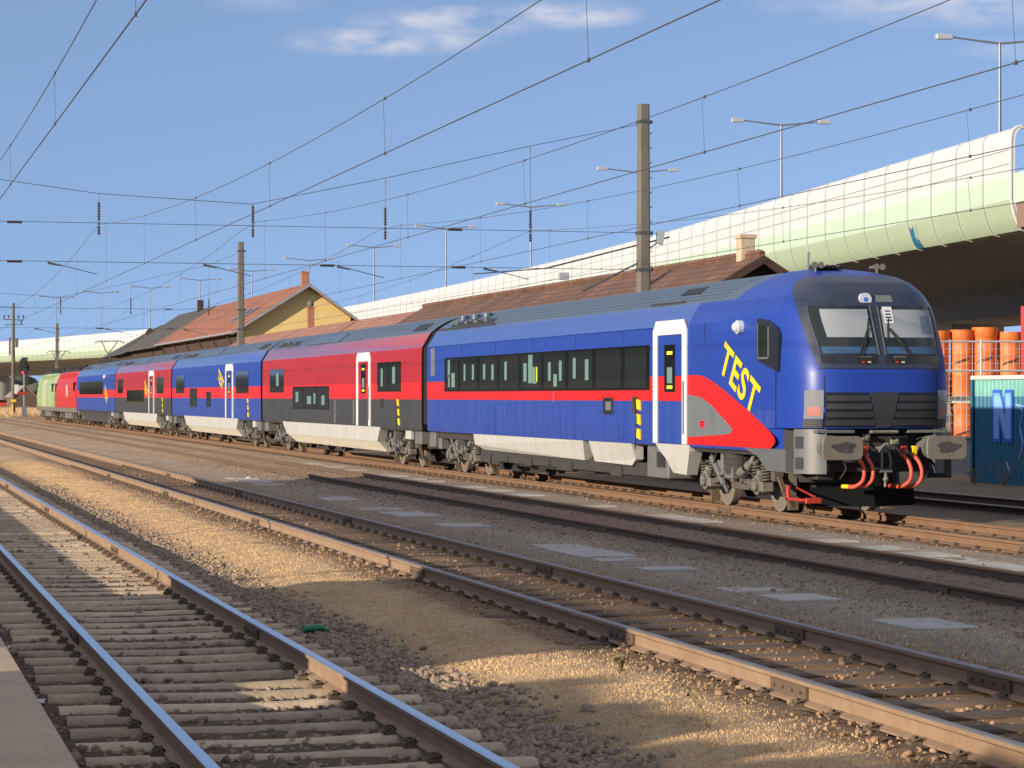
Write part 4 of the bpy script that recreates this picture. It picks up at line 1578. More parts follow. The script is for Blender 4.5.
for t0, t1 in ((-.13, -.30), (.12, .36)):
    b = MB()
    for dt in (0, .045):
        b.tube([nose_pt(t1 + dt, 2.50, .03), nose_pt((t0 + t1) / 2 + dt * .6, 2.75, .05), nose_pt(t0 + dt * .3, 3.0, .035)], .010, 6)
    b.tube([nose_pt(t0 - .02, 2.80, .03), nose_pt(t0, 3.0, .03), nose_pt(t0 + .03, 3.15, .03)], .012, 6)
    b.build('wiper', [M['rubber']], lead, loc=(0, -LY, 0))
    b = MB()
    tt = t0 + (-.08 if t0 < 0 else .08)
    for k, q in enumerate((-.035, .035)):
        p = nose_pt(tt + q, 2.47, .02)
        b.box(p.x - .022, p.x + .022, p.y - .05, p.y + .03, 2.45, 2.48, k)
        b.box(p.x - .05, p.x + .05, p.y - .04, p.y + .03, 2.485, 2.54, 3)
        b.box(p.x - .035, p.x + .035, p.y - .045, p.y + .03, 2.542, 2.556, 2)
    b.build('wiper_motor', [M['redmetal'], M['oldplaster'], M['galv'], M['rubber']], lead, loc=(0, -LY, 0))
b = MB()
p = nose_pt(-.10, 3.47, .0)
b.cyl((p.x, p.y - .05, p.z), (p.x, p.y + .1, p.z), .105, 20)
tl = b.build('top_headlight', [M['lamp']], lead, smooth=40, loc=(0, -LY, 0))
b = MB()
b.cyl((p.x, p.y - .056, p.z), (p.x, p.y - .04, p.z), .035, 12)
b.build('bulb', [M['graf2']], tl)
b = MB()
nose_patch(b, .04, .27, 3.42, 3.53, .008, 0, 4, 2)
b.build('destination_screen', [M['panelgrey']], lead, smooth=40, loc=(0, -LY, 0))
for s in (-1, 1):
    b = MB()
    t0, t1 = sorted((s * .69, s * .86))
    nose_patch(b, t0, t1, 1.57, 2.02, .008, 0, 5, 4, thick=.02)
    hl = b.build('headlight', [M['lens']], lead, smooth=40, loc=(0, -LY, 0))
    b = MB()
    t0, t1 = sorted((s * .715, s * .83))
    nose_patch(b, t0, t1, 1.62, 1.76, .012, 0, 4, 2)
    b.build('tail_light', [M['taillens']], hl, smooth=40)
    b = MB()
    t0, t1 = sorted((s * .69, s * .86))
    nose_patch(b, t0, t1, 1.43, 1.56, .010, 0, 5, 2, thick=.02)
    b.build('light_surround', [M['cgrey']], hl, smooth=40)
    # grille: a dark field with five slats
    b = MB()
    sl_ = (lambda q, s=s: tuple(sorted((s * .67, s * (.19 - .10 * (1 - q))))))
    nose_patch(b, 0, 0, 1.44, 1.985, .006, 0, 10, 4, edge=sl_)
    gr = b.build('front_grille', [M['black']], lead, smooth=40, loc=(0, -LY, 0))
    b = MB()
    for k in range(4):
        za = 1.47 + k * .128
        sl2 = (lambda q, s=s, za=za: tuple(sorted((s * .66, s * (.20 - .10 * (1 - (za - 1.44) / .545))))))
        nose_patch(b, 0, 0, za, za + .085, .024, 0, 10, 2, thick=.018, edge=sl2)
    b.build('grille_slat', [M['frontdark']], gr, smooth=40)
b = MB()
nose_patch(b, 0, 0, 1.44, 1.99, .022, 0, 6, 4, thick=.02, edge=lambda q: (-.17 + .08 * (1 - q), .17 - .08 * (1 - q)))
b.build('grille_centre', [M['frontdark']], lead, smooth=40, loc=(0, -LY, 0))
b = MB()
for s in (-1, 1):
    t0, t1 = sorted((s * .675, s * .685))
    nose_patch(b, t0, t1, 1.43, 2.38, .004, 0, 1, 5)
nose_patch(b, -.73, .73, 2.355, 2.372, .004, 0, 14, 1)
nose_patch(b, -.9, .9, 1.415, 1.435, .004, 0, 18, 1)
b.build('panel_joint', [M['black']], lead, loc=(0, -LY, 0))
# corner fairings beside the buffers
for s in (-1, 1):
    b = MB()
    pl = []
    for i in range(9):
        t = .655 + .275 * i / 8
        p = nose_pt(s * t, 1.5)
        pl.append((p.x * 1.0, p.y - .02))
    pl += [(s * 1.1, 37.55), (s * .85, 37.2)]
    b.prism(pl, 'z', .70, 1.405)
    fc = b.build('corner_fairing', [M['frontgrey']], lead, smooth=35, loc=(0, -LY, 0))
    b = MB()
    for z in (.77, 1.10):
        q = [nose_pt(s * t, 1.5) for t in (.865, .915)]
        vs = [(p_.x + s * .006, p_.y - .03, zz) for p_ in q for zz in (z, z + .19)]
        vs2 = [(x, y + .06, zz) for x, y, zz in vs]
        b.add(vs + vs2, [(0, 2, 3, 1), (4, 5, 7, 6), (0, 1, 5, 4), (2, 6, 7, 3), (0, 4, 6, 2), (1, 3, 7, 5)])
    b.build('step_opening', [M['roofdark']], fc)
    # buffers
    b = MB()
    b.cyl((s * .875, 36.27, 1.12), (s * .875, 36.75, 1.12), .12, 16)
    b.cyl((s * .875, 36.70, 1.12), (s * .875, 37.15, 1.12), .19, 16)
    bs = b.build('buffer_shank', [M['ugrey']], lead, smooth=40, loc=(0, -LY, 0))
    b = MB()
    w2, h2, c = .335, .185, .085
    out = [(-w2 + c, -h2), (w2 - c, -h2), (w2 - .025, -h2 + .025), (w2, -h2 + c), (w2, h2 - c), (w2 - .025, h2 - .025), (w2 - c, h2), (-w2 + c, h2), (-w2 + .025, h2 - .025), (-w2, h2 - c), (-w2, -h2 + c), (-w2 + .025, -h2 + .025)]
    b.prism([(s * .875 + x, 1.12 + z) for x, z in out], 'y', 36.20, 36.27)
    bp = b.build('buffer_plate', [M['buffer']], lead, bevel=.006, loc=(0, -LY, 0))
    b = MB()
    pts = []
    for k in range(22):
        a = 2 * math.pi * k / 22
        rr_ = 1 + .16 * math.sin(3 * a + s) + .1 * math.sin(5 * a)
        pts.append((s * .875 + .02 + .19 * rr_ * math.cos(a), 1.12 + .01 + .085 * rr_ * math.sin(a)))
    b.prism(pts, 'y', 36.196, 36.21)
    b.build('grease_patch', [M['grease']], bp)
b = MB()
b.box(-1.0, 1.0, 37.05, 37.5, .72, 1.40)
b.box(-.55, .55, 36.95, 37.1, .85, 1.30)
b.build('buffer_beam', [M['under']], lead, bevel=.02, loc=(0, -LY, 0))
b = MB()
b.box(-1.1, -.45, 36.75, 37.2, 1.345, 1.395)
b.box(.45, 1.1, 36.75, 37.2, 1.345, 1.395)
b.build('step_plate', [M['ugrey']], lead, bevel=.008, loc=(0, -LY, 0))
b = MB()
b.box(-.22, .25, 36.62, 36.75, 1.34, 1.39)
b.build('handle_bar', [M['bogiel']], lead, bevel=.02, loc=(0, -LY, 0))
# coupling hook and screw link
b = MB()
b.prism([(36.98, 1.12), (36.72, 1.14), (36.55, 1.20), (36.50, 1.12), (36.56, 1.03), (36.62, 1.05), (36.60, 1.11), (36.72, 1.04), (36.98, 1.0)], 'x', -.035, .035)
hk = b.build('coupling_hook', [M['ugrey']], lead, bevel=.008, loc=(0, -LY, 0))
b = MB()
for s in (-1, 1):
    b.tube([(s * .05, 36.62, 1.08), (s * .075, 36.56, .92), (s * .07, 36.58, .75)], .018, 8)
b.cyl((-.1, 36.58, .75), (.1, 36.58, .75), .03, 10)
b.cyl((0, 36.58, .75), (.0, 36.60, .50), .025, 10)
b.ball((0, 36.58, .62), .05, 8)
b.build('screw_coupling', [M['bogiel']], hk, smooth=40)
for x0, sgn in ((-.42, -1), (-.27, -1), (.38, 1), (.56, 1)):
    b = MB()
    b.tube(CR([(x0 - .05 * sgn, 36.90, 1.02), (x0, 36.66, .94), (x0 + .05, 36.58, .78), (x0 + .04, 36.60, .60), (x0 - .05, 36.72, .50), (x0 - .12, 36.86, .50)], 5), .032, 8)
    hs = b.build('air_hose', [M['orange']], lead, smooth=60, loc=(0, -LY, 0))
    b = MB()
    b.cyl((x0 - .05 * sgn, 36.95, 1.02), (x0 - .02 * sgn, 36.75, 1.0), .045, 10, 0)
    b.box(x0 - .03, x0 + .03, 36.72, 36.8, 1.0, 1.14, 1)
    b.build('hose_valve', [M['galv'], M['redmetal'] if sgn < 0 or x0 < .4 else M['yellow']], hs, smooth=40)
    b = MB()
    b.cyl((x0 - .10, 36.82, .50), (x0 - .17, 36.93, .50), .035, 10)
    b.build('hose_coupling', [M['yellow'] if x0 in (-.42, .56) else M['redmetal']], hs, smooth=40)
for pts in ([(-.62, 36.95, .95), (-.60, 36.75, .80), (-.66, 36.85, .62)], [(.75, 36.95, .9), (.80, 36.78, .70), (.70, 36.9, .55)], [(.15, 36.95, 1.05), (.18, 36.75, .85), (.12, 36.9, .6)],
            [(-.8, 36.9, .94), (-.5, 36.7, .90), (-.25, 36.8, 1.0)], [(.25, 36.9, 1.15), (.3, 36.72, .98), (.45, 36.8, .9)], [(-.14, 36.95, 1.2), (-.17, 36.8, 1.0), (-.2, 36.9, .8)]):
    b = MB()
    b.tube(CR(pts, 4), .017, 6)
    b.build('cable', [M['rubber']], lead, smooth=60, loc=(0, -LY, 0))
for x0, z0, m_ in ((-.55, 1.16, 'bogiel'), (.3, 1.22, 'bogiel'), (-.2, 1.28, 'ugrey'), (.62, .98, 'ugrey'), (-.9, .80, 'ugrey'), (.95, .82, 'ugrey')):
    b = MB()
    b.box(x0 - .07, x0 + .07, 36.88, 37.1, z0 - .06, z0 + .06)
    b.cyl((x0, 36.80, z0), (x0, 36.9, z0), .035, 8)
    b.build('socket', [M[m_]], lead, bevel=.01, loc=(0, -LY, 0))
for bx in ((.92, 1.30, 36.95, 37.4, .62, 1.02), (-1.0, -.7, 37.0, 37.4, .60, .98)):
    b = MB()
    b.box(*bx)
    b.build('socket_box', [M['under']], lead, bevel=.02, loc=(0, -LY, 0))
b = MB()
b.add([(-.88, 37.45, .17), (0, 37.0, .17), (.88, 37.45, .17), (-.88, 37.5, .46), (0, 37.1, .50), (.88, 37.5, .46),
       (-.88, 37.55, .17), (0, 37.1, .17), (.88, 37.55, .17), (-.88, 37.6, .46), (0, 37.2, .50), (.88, 37.6, .46)],
      [(0, 1, 4, 3), (1, 2, 5, 4), (6, 9, 10, 7), (7, 10, 11, 8), (3, 4, 10, 9), (4, 5, 11, 10), (0, 6, 7, 1), (1, 7, 8, 2), (0, 3, 9, 6), (2, 8, 11, 5)])
b.build('snowplough', [M['plough']], lead, loc=(0, -LY, 0))
b = MB()
b.box(-1.26, -1.20, 36.75, 37.7, .26, .31)
b.box(-1.28, -1.02, 36.72, 36.80, .24, .33)
b.box(-1.26, -1.20, 37.60, 37.68, .26, .50)
b.bar((-1.1, 37.6, .46), (-1.1, 36.8, .34), .03, .03)
b.build('brake_rigging', [M['redmetal']], lead, bevel=.01, loc=(0, -LY, 0))
for x, z in ((-.50, 3.97), (.58, 3.95)):
    b = MB()
    yy = 38.3
    b.cyl((x, yy, z - .05), (x, yy, z + .10), .02, 8)
    for q in (-.06, .05):
        b.tube([(x + q, yy + .15, z + .10), (x + q, yy - .04, z + .10), (x + q, yy - .12, z + .10)], [.02, .03, .055], 12)
    b.cyl((x - .11, yy, z + .09), (x + .10, yy, z + .09), .022, 8)
    b.build('horn', [M['brass']], lead, smooth=40, loc=(0, -LY, 0))
b = MB()
b.box(-.45, .02, 38.35, 38.7, 4.02, 4.06)
for x in (-.3, -.22, -.14):
    b.box(x, x + .03, 38.3, 38.36, 4.02, 4.08)
b.build('roof_bracket', [M['frontdark']], lead, loc=(0, -LY, 0))
b = MB()
b.cyl((-.35, 39.0, 4.0), (-.35, 39.0, 4.32), .02, 8)
b.build('antenna', [M['galv']], lead, loc=(0, -LY, 0))
bellows(lead, L_(63.0), L_(63.35))


def coach(name, label, scheme, y0, y1, parts):
    t = thing(name, label, 'train coach', (TX[3], y0, 0))
    q = lambda y: y - y0
    coach_body(scheme, y0, y1, t)
    for k in parts.get('windows', ()):
        window(q(k[0]), q(k[1]), k[2], k[3], k[4], t, [(q(p[0]), *p[1:]) for p in (k[5] if len(k) > 5 else ())])
    if 'door' in parts:
        door(q(parts['door'][0]), q(parts['door'][1]), 1.07, 3.19, scheme, t)
    if 'skirt' in parts:
        a, c = parts['skirt']
        skirt([(q(c), 1.055), (q(c - .9), .64), (q(a + .45), .64), (q(a), 1.055)], M['swhite'], t)
        skirt([(q(c - 1.0), .635), (q(c - 2.6), .40), (q(a - .7), .38), (q(a + .3), .635)], M['sbeige'], t, name='lower_skirt', x0=-1.38, tuck=.04)
        for yy in np.linspace(a + 2.2, c - 2.5, 5):
            b = MB()
            b.box(-1.404, -1.396, q(yy), q(yy) + .03, .64, 1.05)
            b.build('panel_joint', [M['sbeige']], t)
        underframe(t, [(q(a), q(c), .55, 1.03, 1.1), (0.2, y1 - y0 - .2, .98, 1.035, 1.36)])
    else:
        underframe(t, [(q(y0 + 5), q(y1 - 5), .35, .95, 1.25), (0.2, y1 - y0 - .2, .95, 1.035, 1.36)])
    if 'test' in parts:
        a, c, z0, z1 = parts['test']
        lettering(t, 'TEST', (q(c) + .1, z1 - .45 * (z1 - z0)), (-(c - a) * .75, -(z1 - z0) * .55), (-(c - a) * .2, (z1 - z0) * .45), M['yellow'], weight=.03)
    if 'yellow' in parts:
        yellow_tapes(t, q(parts['yellow']), 1.10, 1.88, .6)
    bogie(t, q(y0 + 3.7))
    bogie(t, q(y1 - 3.4))
    ribs(t, .5, y1 - y0 - .5)
    roof_hatch(t, q(y1 - 5.6), q(y1 - 1.2), 3.66, 3.80, 3, .25)
    roof_hatch(t, q(y0 + 1.0), q(y0 + 2.9), 3.68, 3.86, 0, .3)
    b = MB()
    for ya, yb, z in ((y1 - 6, y1 - .8, 3.62), (y0 + 9.5, y0 + 11.8, 3.63)):
        b.bar((-pw(z) - .01, q(ya), z), (-pw(z) - .01, q(yb), z), .05, .05)
    # raised service panel on the roof shoulder
    for (ya, yb) in ((y1 - 13.5, y1 - 7.5),):
        vs = []
        for o_ in (.035, -.03):
            for (yy, z) in ((ya, 3.60), (yb, 3.60), (yb - .6, 3.86), (ya + .3, 3.86)):
                vs.append((-(pw(z) + o_ * .6), q(yy), z + o_ * .8))
        b.add(vs, [(0, 1, 2, 3), (0, 4, 5, 1), (1, 5, 6, 2), (2, 6, 7, 3), (3, 7, 4, 0)])
    b.build('roof_panel', [M['roof']], t)
    for ya in (y0 + .2, y1 - 1.0):
        b = MB()
        b.box(-1.36, -.9, q(ya), q(ya) + .75, .66, 1.0)
        b.build('equipment_box', [M['ugrey']], t, bevel=.02)
    b = MB()
    b.box(-1.38, -1.30, q(y0 + 1.3), q(y0 + 2.0), .78, 1.0)
    b.build('data_plate', [M['swhite']], t)
    bellows(t, -.30, 0)
    bellows(t, q(y1), q(y1) + .2)
    return t


c2 = coach('passenger_coach', 'red and dark grey coach coupled directly behind the blue control coach', 'red', 63.75, 90.0, dict(
    windows=[(76.8, 83.5, 1.50, 2.24, 3, [(82.6, 1.9, .5, .34, 0), (80.3, 1.8, .7, .26, 0), (79.3, 1.85, .3, .34, 0), (77.8, 1.8, .5, .3, 0)]), (85.3, 88.3, 2.05, 2.87, 1, [(86.6, 2.5, .5, .44, 0)]), (66.2, 69.35, 2.05, 2.87, 2, [(68.7, 2.45, .25, .5, 0), (67.1, 2.5, .35, .46, 0)])], door=(70.3, 72.35), skirt=(69.0, 85.65), yellow=66.5))
c3 = coach('passenger_coach', 'blue coach with red stripe, small yellow lettering and narrow low windows, third in the train', 'blue', 90.5, 116.7, dict(
    windows=[(112.2, 115.15, 2.06, 2.86, 1), (107.9, 110.3, 1.45, 2.26, 1), (103.55, 104.95, 1.47, 2.11, 1), (93.3, 96.45, 2.04, 2.88, 2)], door=(97.2, 99.3), skirt=(96.0, 112.4), test=(99.5, 101.45, 2.1, 3.05), yellow=93.4))
c4 = coach('passenger_coach', 'red and dark grey coach with small yellow lettering between two blue coaches', 'red', 117.2, 143.05, dict(
    windows=[(138.75, 141.5, 2.08, 2.87, 1), (128.4, 136.7, 1.48, 2.25, 3), (120.05, 122.9, 2.06, 2.85, 1)], door=(123.9, 126.2), skirt=(122.7, 138.8), test=(126.4, 128.2, 1.74, 2.75), yellow=120.4))
c5 = coach('passenger_coach', 'blue coach with a row of windows coupled to the red locomotive', 'blue', 143.45, 168.4, dict(
    windows=[(150.3, 166.4, 2.04, 2.82, 8)], test=(147.1, 149.3, 1.35, 2.6)))
b = MB()
b.ball((SX - .05, 148.57 - 143.45, 3.06), .12, 10)
b.build('side_camera', [M['lamp']], c5, smooth=40)
b = MB()
for yy in (76.0 - 63.75, 79.0 - 63.75):
    b.box(SX - .007, SX + .003, yy - 3.3, yy - 3.1, 1.1, 1.8)
b.build('vent_slot', [M['ugrey']], c2)
b = MB()
b.box(SX - .012, SX + .003, 68.5 - 63.75, 68.9 - 63.75, 1.6, 1.86)
b.build('destination_display', [M['rubber']], c2)


def pantograph(parent, y, z, s=1.0):
    b = MB()
    b.box(-.8, .8, y - .9, y + .9, z, z + .06)
    for xx in (-.6, .6):
        for yy in (-.8, .8):
            b.cyl((xx, y + yy, z - .25), (xx, y + yy, z), .06, 8)
    b.tube([(0, y - .7, z + .1), (0, y + .7, z + .65 * s)], .05, 8)
    b.tube([(-.1, y + .7, z + .65 * s), (-.5, y - .3, z + 1.4 * s)], .03, 6)
    b.tube([(.1, y + .7, z + .65 * s), (.5, y - .3, z + 1.4 * s)], .03, 6)
    b.tube([(-.95, y - .3, z + 1.28 * s), (-.7, y - .3, z + 1.42 * s), (.7, y - .3, z + 1.42 * s), (.95, y - .3, z + 1.28 * s)], .035, 6)
    return b.build('pantograph', [M['steelw']], parent)


def loco(label, y0, y1, main, second, pan):
    t = thing('locomotive', label, 'locomotive', (TX[3], y0, 0))
    ln = y1 - y0
    prof = [(1.45, 1.12), (1.48, 1.8), (1.45, 2.6), (1.30, 3.15), (1.02, 3.62), (.95, 3.66)]
    b = MB()
    stations = [(0.5, .94, -.9, 0.0), (1.5, 1.0, -.05, 0), (ln * .35, 1, 0, 0), (ln * .42, 1, 0, 1), (ln * .62, 1, 0, 1), (ln - 1.5, 1.0, -.05, 0), (ln - .5, .94, -.9, 0)]
    rings = []
    for (y, s, dz, k) in stations:
        pts = []
        for x, z in prof:
            zz = z if z < 2.2 else z + (dz * (z - 2.2) / 1.5 * .6)
            pts.append((x * s, y, zz))
        rings.append([(-x, y_, z) for x, y_, z in pts] + [(x, y_, z) for x, y_, z in reversed(pts)])
    n = len(rings[0])
    for r_ in rings:
        b.v += r_
    for i in range(len(rings) - 1):
        for k in range(n):
            k2 = (k + 1) % n
            b.face((i * n + k, i * n + k2, (i + 1) * n + k2, (i + 1) * n + k), 1 if stations[i][3] and stations[i + 1][3] else 0)
    b.face(list(range(n)), 0)
    b.face(list(range((len(rings) - 1) * n, len(rings) * n)), 0)
    b.build('body', [main, second], t, smooth=30)
    b = MB()
    b.box(-1.42, 1.42, .3, ln - .3, .80, 1.15)
    b.box(-1.2, 1.2, ln * .36, ln * .64, .35, .85)
    b.build('underframe', [M['locogrey']], t, bevel=.03)
    for yc in (4.2, ln - 4.2):
        bogie(t, yc, 2.9)
    for k in range(6):
        y = 3 + k * (ln - 6) / 6
        b = MB()
        b.box(-1.30, -1.10, y, y + 1.4, 3.2, 3.45)
        b.build('side_louvre', [main], t)
    b = MB()
    for y0_, s in ((1.0, 1), (ln - 2.2, 1)):
        b.box(-1.47, -1.40, y0_ + .1, y0_ + 1.0, 2.25, 2.85)
    b.build('cab_window', [M['glass']], t)
    b = MB()
    b.box(-1.0, 1.0, 2.5, ln - 2.5, 3.62, 3.78)
    for k in range(7):
        y = 3 + k * (ln - 6) / 6
        b.cyl((-.5, y, 3.75), (-.5, y, 4.05), .12, 8)
        b.cyl((.5, y, 3.75), (.5, y, 4.0), .12, 8)
    b.tube([(-.5, 3, 4.05), (-.5, ln - 3, 4.05)], .04, 6)
    b.build('roof_equipment', [M['rubber']], t)
    if pan == 'up':
        pantograph(t, ln - 4.5, 3.95, 1.1)
    b = MB()
    for s in (-1, 1):
        for y, d_ in ((-.1, 1), (ln + .1, -1)):
            b.cyl((s * .875, y, 1.06), (s * .875, y + d_ * .08, 1.06), .24, 14)
            b.cyl((s * .875, y + d_ * .05, 1.06), (s * .875, y + d_ * .5, 1.06), .1, 10)
    b.build('buffer', [M['ugrey']], t)
    return t


l1 = loco('red electric locomotive between the blue coach and the pale green locomotive', 168.7, 187.6, M['locored'], M['locored'], None)
l2 = loco('pale green electric locomotive with raised pantograph at the far end of the train', 187.8, 206.8, M['locogreen'], M['locopale'], 'up')
# emblem on the red locomotive's flank: a plain pale block
b = MB()
b.box(-1.495, -1.47, 6.2, 7.6, 1.9, 2.7)
b.build('pale_emblem', [M['locopale']], l1)
pantograph(c5, 17.5, 4.15, .9)

# ------------------------------------------------------------------ overhead line
POLE_Y = 75.0


def mess_z(y, base):
    """Sagging messenger wire: supports every 73 m or so at y = 75, 148 and 2."""
    half, mid = (36.5, 38.5) if y < 75 else (36.5, 111.5) if y < 148 else (40, 188) if y < 228 else (40, 268)
    return base + 1.05 * ((y - mid) / half) ** 2


def overhead(xc, label, zc, base, y0, y1, r=.009):
    t = thing('overhead_line', label, 'overhead line', (xc, y0, 0), group='overhead lines above the tracks')
    ys_ = np.arange(y0, y1 + .1, 3.0)
    b = MB()
    b.tube([(0, y - y0, zc) for y in (y0, y1)], r, 6)
    b.build('contact_wire', [M['steelw']], t)
    b = MB()
    b.tube([(0, y - y0, mess_z(y, base)) for y in ys_], r * .85, 6)
    b.build('messenger_wire', [M['steelw']], t, smooth=60)
    for i, y in enumerate(np.arange(23.7 - 9.8, min(y1, 145), 9.8)):
        if y < y0:
            continue
        q = MB()
        zt = mess_z(y, base)
        q.cyl((0, y - y0, zc), (0, y - y0 + .12, zt), .0035, 5)
        for z in (zc, zt):
            q.box(-.011, .011, y - y0 - .025, y - y0 + .025, z - .022, z + .02)
        q.build('dropper', [M['steelw']], t)
    return t


overhead(TX[0], 'steep overhead line above the nearest track, crossing the top left corner', 5.53, 6.18, 10, 300, .0085)
overhead(TX[1], 'overhead line above the second track, rising through the top centre of the sky', 5.25, 5.98, 12, 300, .0075)
overhead(TX[2], 'overhead line above the sunken track, passing the head of the concrete mast', 5.38, 6.14, 14, 300, .0075)
overhead(TX[3], 'overhead line directly above the train', 5.42, 6.08, 16, 300, .0075)
overhead(TX[4], 'overhead line above the track behind the train, in front of the viaduct', 5.42, 6.02, 18, 300, .0075)


def insulator_into(b, a, c, r=.055, n=4, mi=1):
    a, c = Vector(a), Vector(c)
    b.cyl(a, c, .03, 8, mi)
    for k in range(n):
        p = a.lerp(c, (k + .5) / n)
        dd = (c - a).normalized() * .012
        b.cyl(p - dd, p + dd, r, 10, mi)


def cross_span(y, xpole, label, zpole, lefth=10.5):
    t = thing('cross_span', label, 'span wire', (xpole, y, 0), group='cross-span wires over all tracks')
    X = lambda x: x - xpole
    xl = -10.5
    pts = [(xl, lefth), (3.4, 8.4), (7.0, 7.95), (11.6, 7.72), (15.7, 8.6), (20.3, 9.7), (xpole, zpole)]
    b = MB()
    b.tube([(X(x), 0, z) for x, z in pts], .011, 6)
    b.build('head_span', [M['steelw']], t)
    for z in (7.06, 5.90):
        b = MB()
        b.tube([(X(xl), 0, z + .03), (X(xpole), 0, z)], .010, 6)
        b.build('span_wire', [M['steelw']], t)
        for x in (4.55, 17.9 if z > 6.5 else 13.9, 18.0 if z < 6.5 else -6):
            q = MB()
            insulator_into(q, (X(x) - .22, 0, z), (X(x) + .22, 0, z), .045, 8, 0)
            q.build('insulator', [M['insul']], t)
    for i, x in enumerate(TX):
        zt = float(np.interp(x, [p[0] for p in pts], [p[1] for p in pts]))
        q = MB()
        q.tube([(X(x), 0, zt), (X(x), 0, zt - .2)], .015, 6)
        q.box(X(x) - .03, X(x) + .03, -.03, .03, 7.0, 7.1)
        q.tube([(X(x), 0, zt - .2), (X(x), 0, 7.1)], .010, 6)
        q.build('hanger', [M['steelw']], t)
        q = MB()
        zi = 7.14
        insulator_into(q, (X(x), 0, zi), (X(x), 0, min(zi + .55, zt - .05)), .05, 7, 0)
        insulator_into(q, (X(x), 0, 6.72), (X(x), 0, 6.98), .05, 3, 0)
        q.build('insulator', [M['insul']], t)
        q = MB()
        q.tube([(X(x) - 1.5, 0, 5.90), (X(x) - .05, 0, 5.55)], .014, 6)
        q.cyl((X(x) - 1.5, 0, 5.86), (X(x) - 1.1, 0, 5.795), .026, 8)
        q.build('steady_arm', [M['steelw']], t)
    return t


cross_span(POLE_Y, 23.98, 'nearer span wires with brown insulators fixed to the tall concrete mast', 10.5)
cross_span(148.0, 22.2, 'farther span wires fixed to the slim concrete mast by the yellow house', 10.5)


def mast(x, y, h, wbot, wtop, label):
    t = thing('concrete_mast', label, 'mast', (x, y, GROUND), group='concrete overhead line masts')
    hz = h - GROUND
    b = MB()
    n = 6
    rows = []
    for i in range(n + 1):
        k = i / n
        w = wbot + (wtop - wbot) * k
        for sx_, sy_ in ((-1, -.7), (-.7, -1), (.7, -1), (1, -.7), (1, .7), (.7, 1), (-.7, 1), (-1, .7)):
            b.v.append((sx_ * w / 2, sy_ * w / 2, hz * k))
    for i in range(n):
        for k in range(8):
            b.face((i * 8 + k, i * 8 + (k + 1) % 8, (i + 1) * 8 + (k + 1) % 8, (i + 1) * 8 + k))
    b.face(list(range(n * 8, n * 8 + 8)))
    b.build('shaft', [M['conc']], t)
    q = MB()
    for k in range(16):
        z = hz * (.30 + .66 * k / 16)
        w = wbot + (wtop - wbot) * z / hz
        q.cyl((w / 2, 0, z), (w / 2 + .09, 0, z), .012, 6)
        q.cyl((w / 2 + .09, 0, z), (w / 2 + .09, 0, z + .05), .012, 6)
    q.build('step_iron', [M['steelw']], t)
    for z in (hz - .55, 7.06 - GROUND, 5.9 - GROUND):
        w = wbot + (wtop - wbot) * z / hz
        q = MB()
        q.box(-w / 2 - .02, w / 2 + .02, -w / 2 - .02, w / 2 + .02, z - .05, z + .05)
        q.box(w / 2, w / 2 + .12, -.05, .05, z - .05, z + .05)
        q.build('mast_band', [M['steelw']], t)
    return t


mA = mast(23.98, 75.0, 11.1, .43, .33, 'tall weathered concrete mast in front of the long brown shed roof')
mB = mast(22.2, 148.0, 11.1, .44, .34, 'slim concrete mast standing before the orange roofed house')
# bracket tubes and floodlight on the near mast
b = MB()
b.tube([(-3.2, 0, 5.9 - GROUND), (.9, 0.1, 6.95 - GROUND)], .03, 6)
b.tube([(-2.0, 0, 5.2 - GROUND), (0, 0, 6.2 - GROUND)], .03, 6)
b.tube([(0, 0, 5.3 - GROUND), (1.0, 0.1, 5.95 - GROUND)], .025, 6)
b.tube([(-3.2, 0, 5.9 - GROUND), (-5.5, 0, 5.7 - GROUND)], .02, 6)
b.build('bracket_tube', [M['steelw']], mA)
b = MB()
b.prism([(.42, 6.9), (.62, 6.86), (.68, 7.28), (.46, 7.32)], 'y', -.12, .05)
b.cyl((.2, 0, 6.75), (.5, 0, 6.95), .025, 6)
b.build('floodlight', [M['lamphead']], mA)
b = MB()
b.box(-2.75, -2.45, -.1, .1, 5.72, 5.95)
b.build('insulator', [M['lamphead']], mA)

# ------------------------------------------------------------------ viaduct with noise barrier
EDGE_DR = [(22.0, 30.0), (60.0, 22.4), (74.0, 20.0), (88.3, 17.6), (115.8, 13.3), (150.6, 7.7), (194, -0.9), (238, -11.0), (275, -20.7), (320, -37), (356, -52), (400, -72), (435, -89), (490, -119), (560, -165)]
Zb_top, Zb_bot = 11.45, 7.75


def DR(D, Rr):
    return Vector((Rr * CY + D * SY, D * CY - Rr * SY, 0))


edge = CR([DR(*p) for p in EDGE_DR], 40)
# resample evenly
cum = [0.0]
for i in range(1, len(edge)):
    cum.append(cum[-1] + (edge[i] - edge[i - 1]).length)
tot_len = cum[-1]


def edge_at(s):
    s = max(0, min(tot_len - 1e-3, s))
    i = int(np.searchsorted(cum, s)) or 1
    a = (s - cum[i - 1]) / max(1e-6, cum[i] - cum[i - 1])
    p = edge[i - 1].lerp(edge[i], a)
    s2, s0 = min(s + 2, tot_len - .01), max(s - 2, 0)
    j = int(np.searchsorted(cum, s2)) or 1
    p2 = edge[j - 1].lerp(edge[j], (s2 - cum[j - 1]) / max(1e-6, cum[j] - cum[j - 1]))
    k = int(np.searchsorted(cum, s0)) or 1
    p0 = edge[k - 1].lerp(edge[k], (s0 - cum[k - 1]) / max(1e-6, cum[k] - cum[k - 1]))
    t = (p2 - p0).normalized()
    n_ = Vector((t.y, -t.x, 0))          # away from the camera side: towards the road
    return p, t, n_


target = DR(88.0, 17.65)
s_end = min(np.arange(0, tot_len, .25), key=lambda s: (edge_at(s)[0] - target).length)


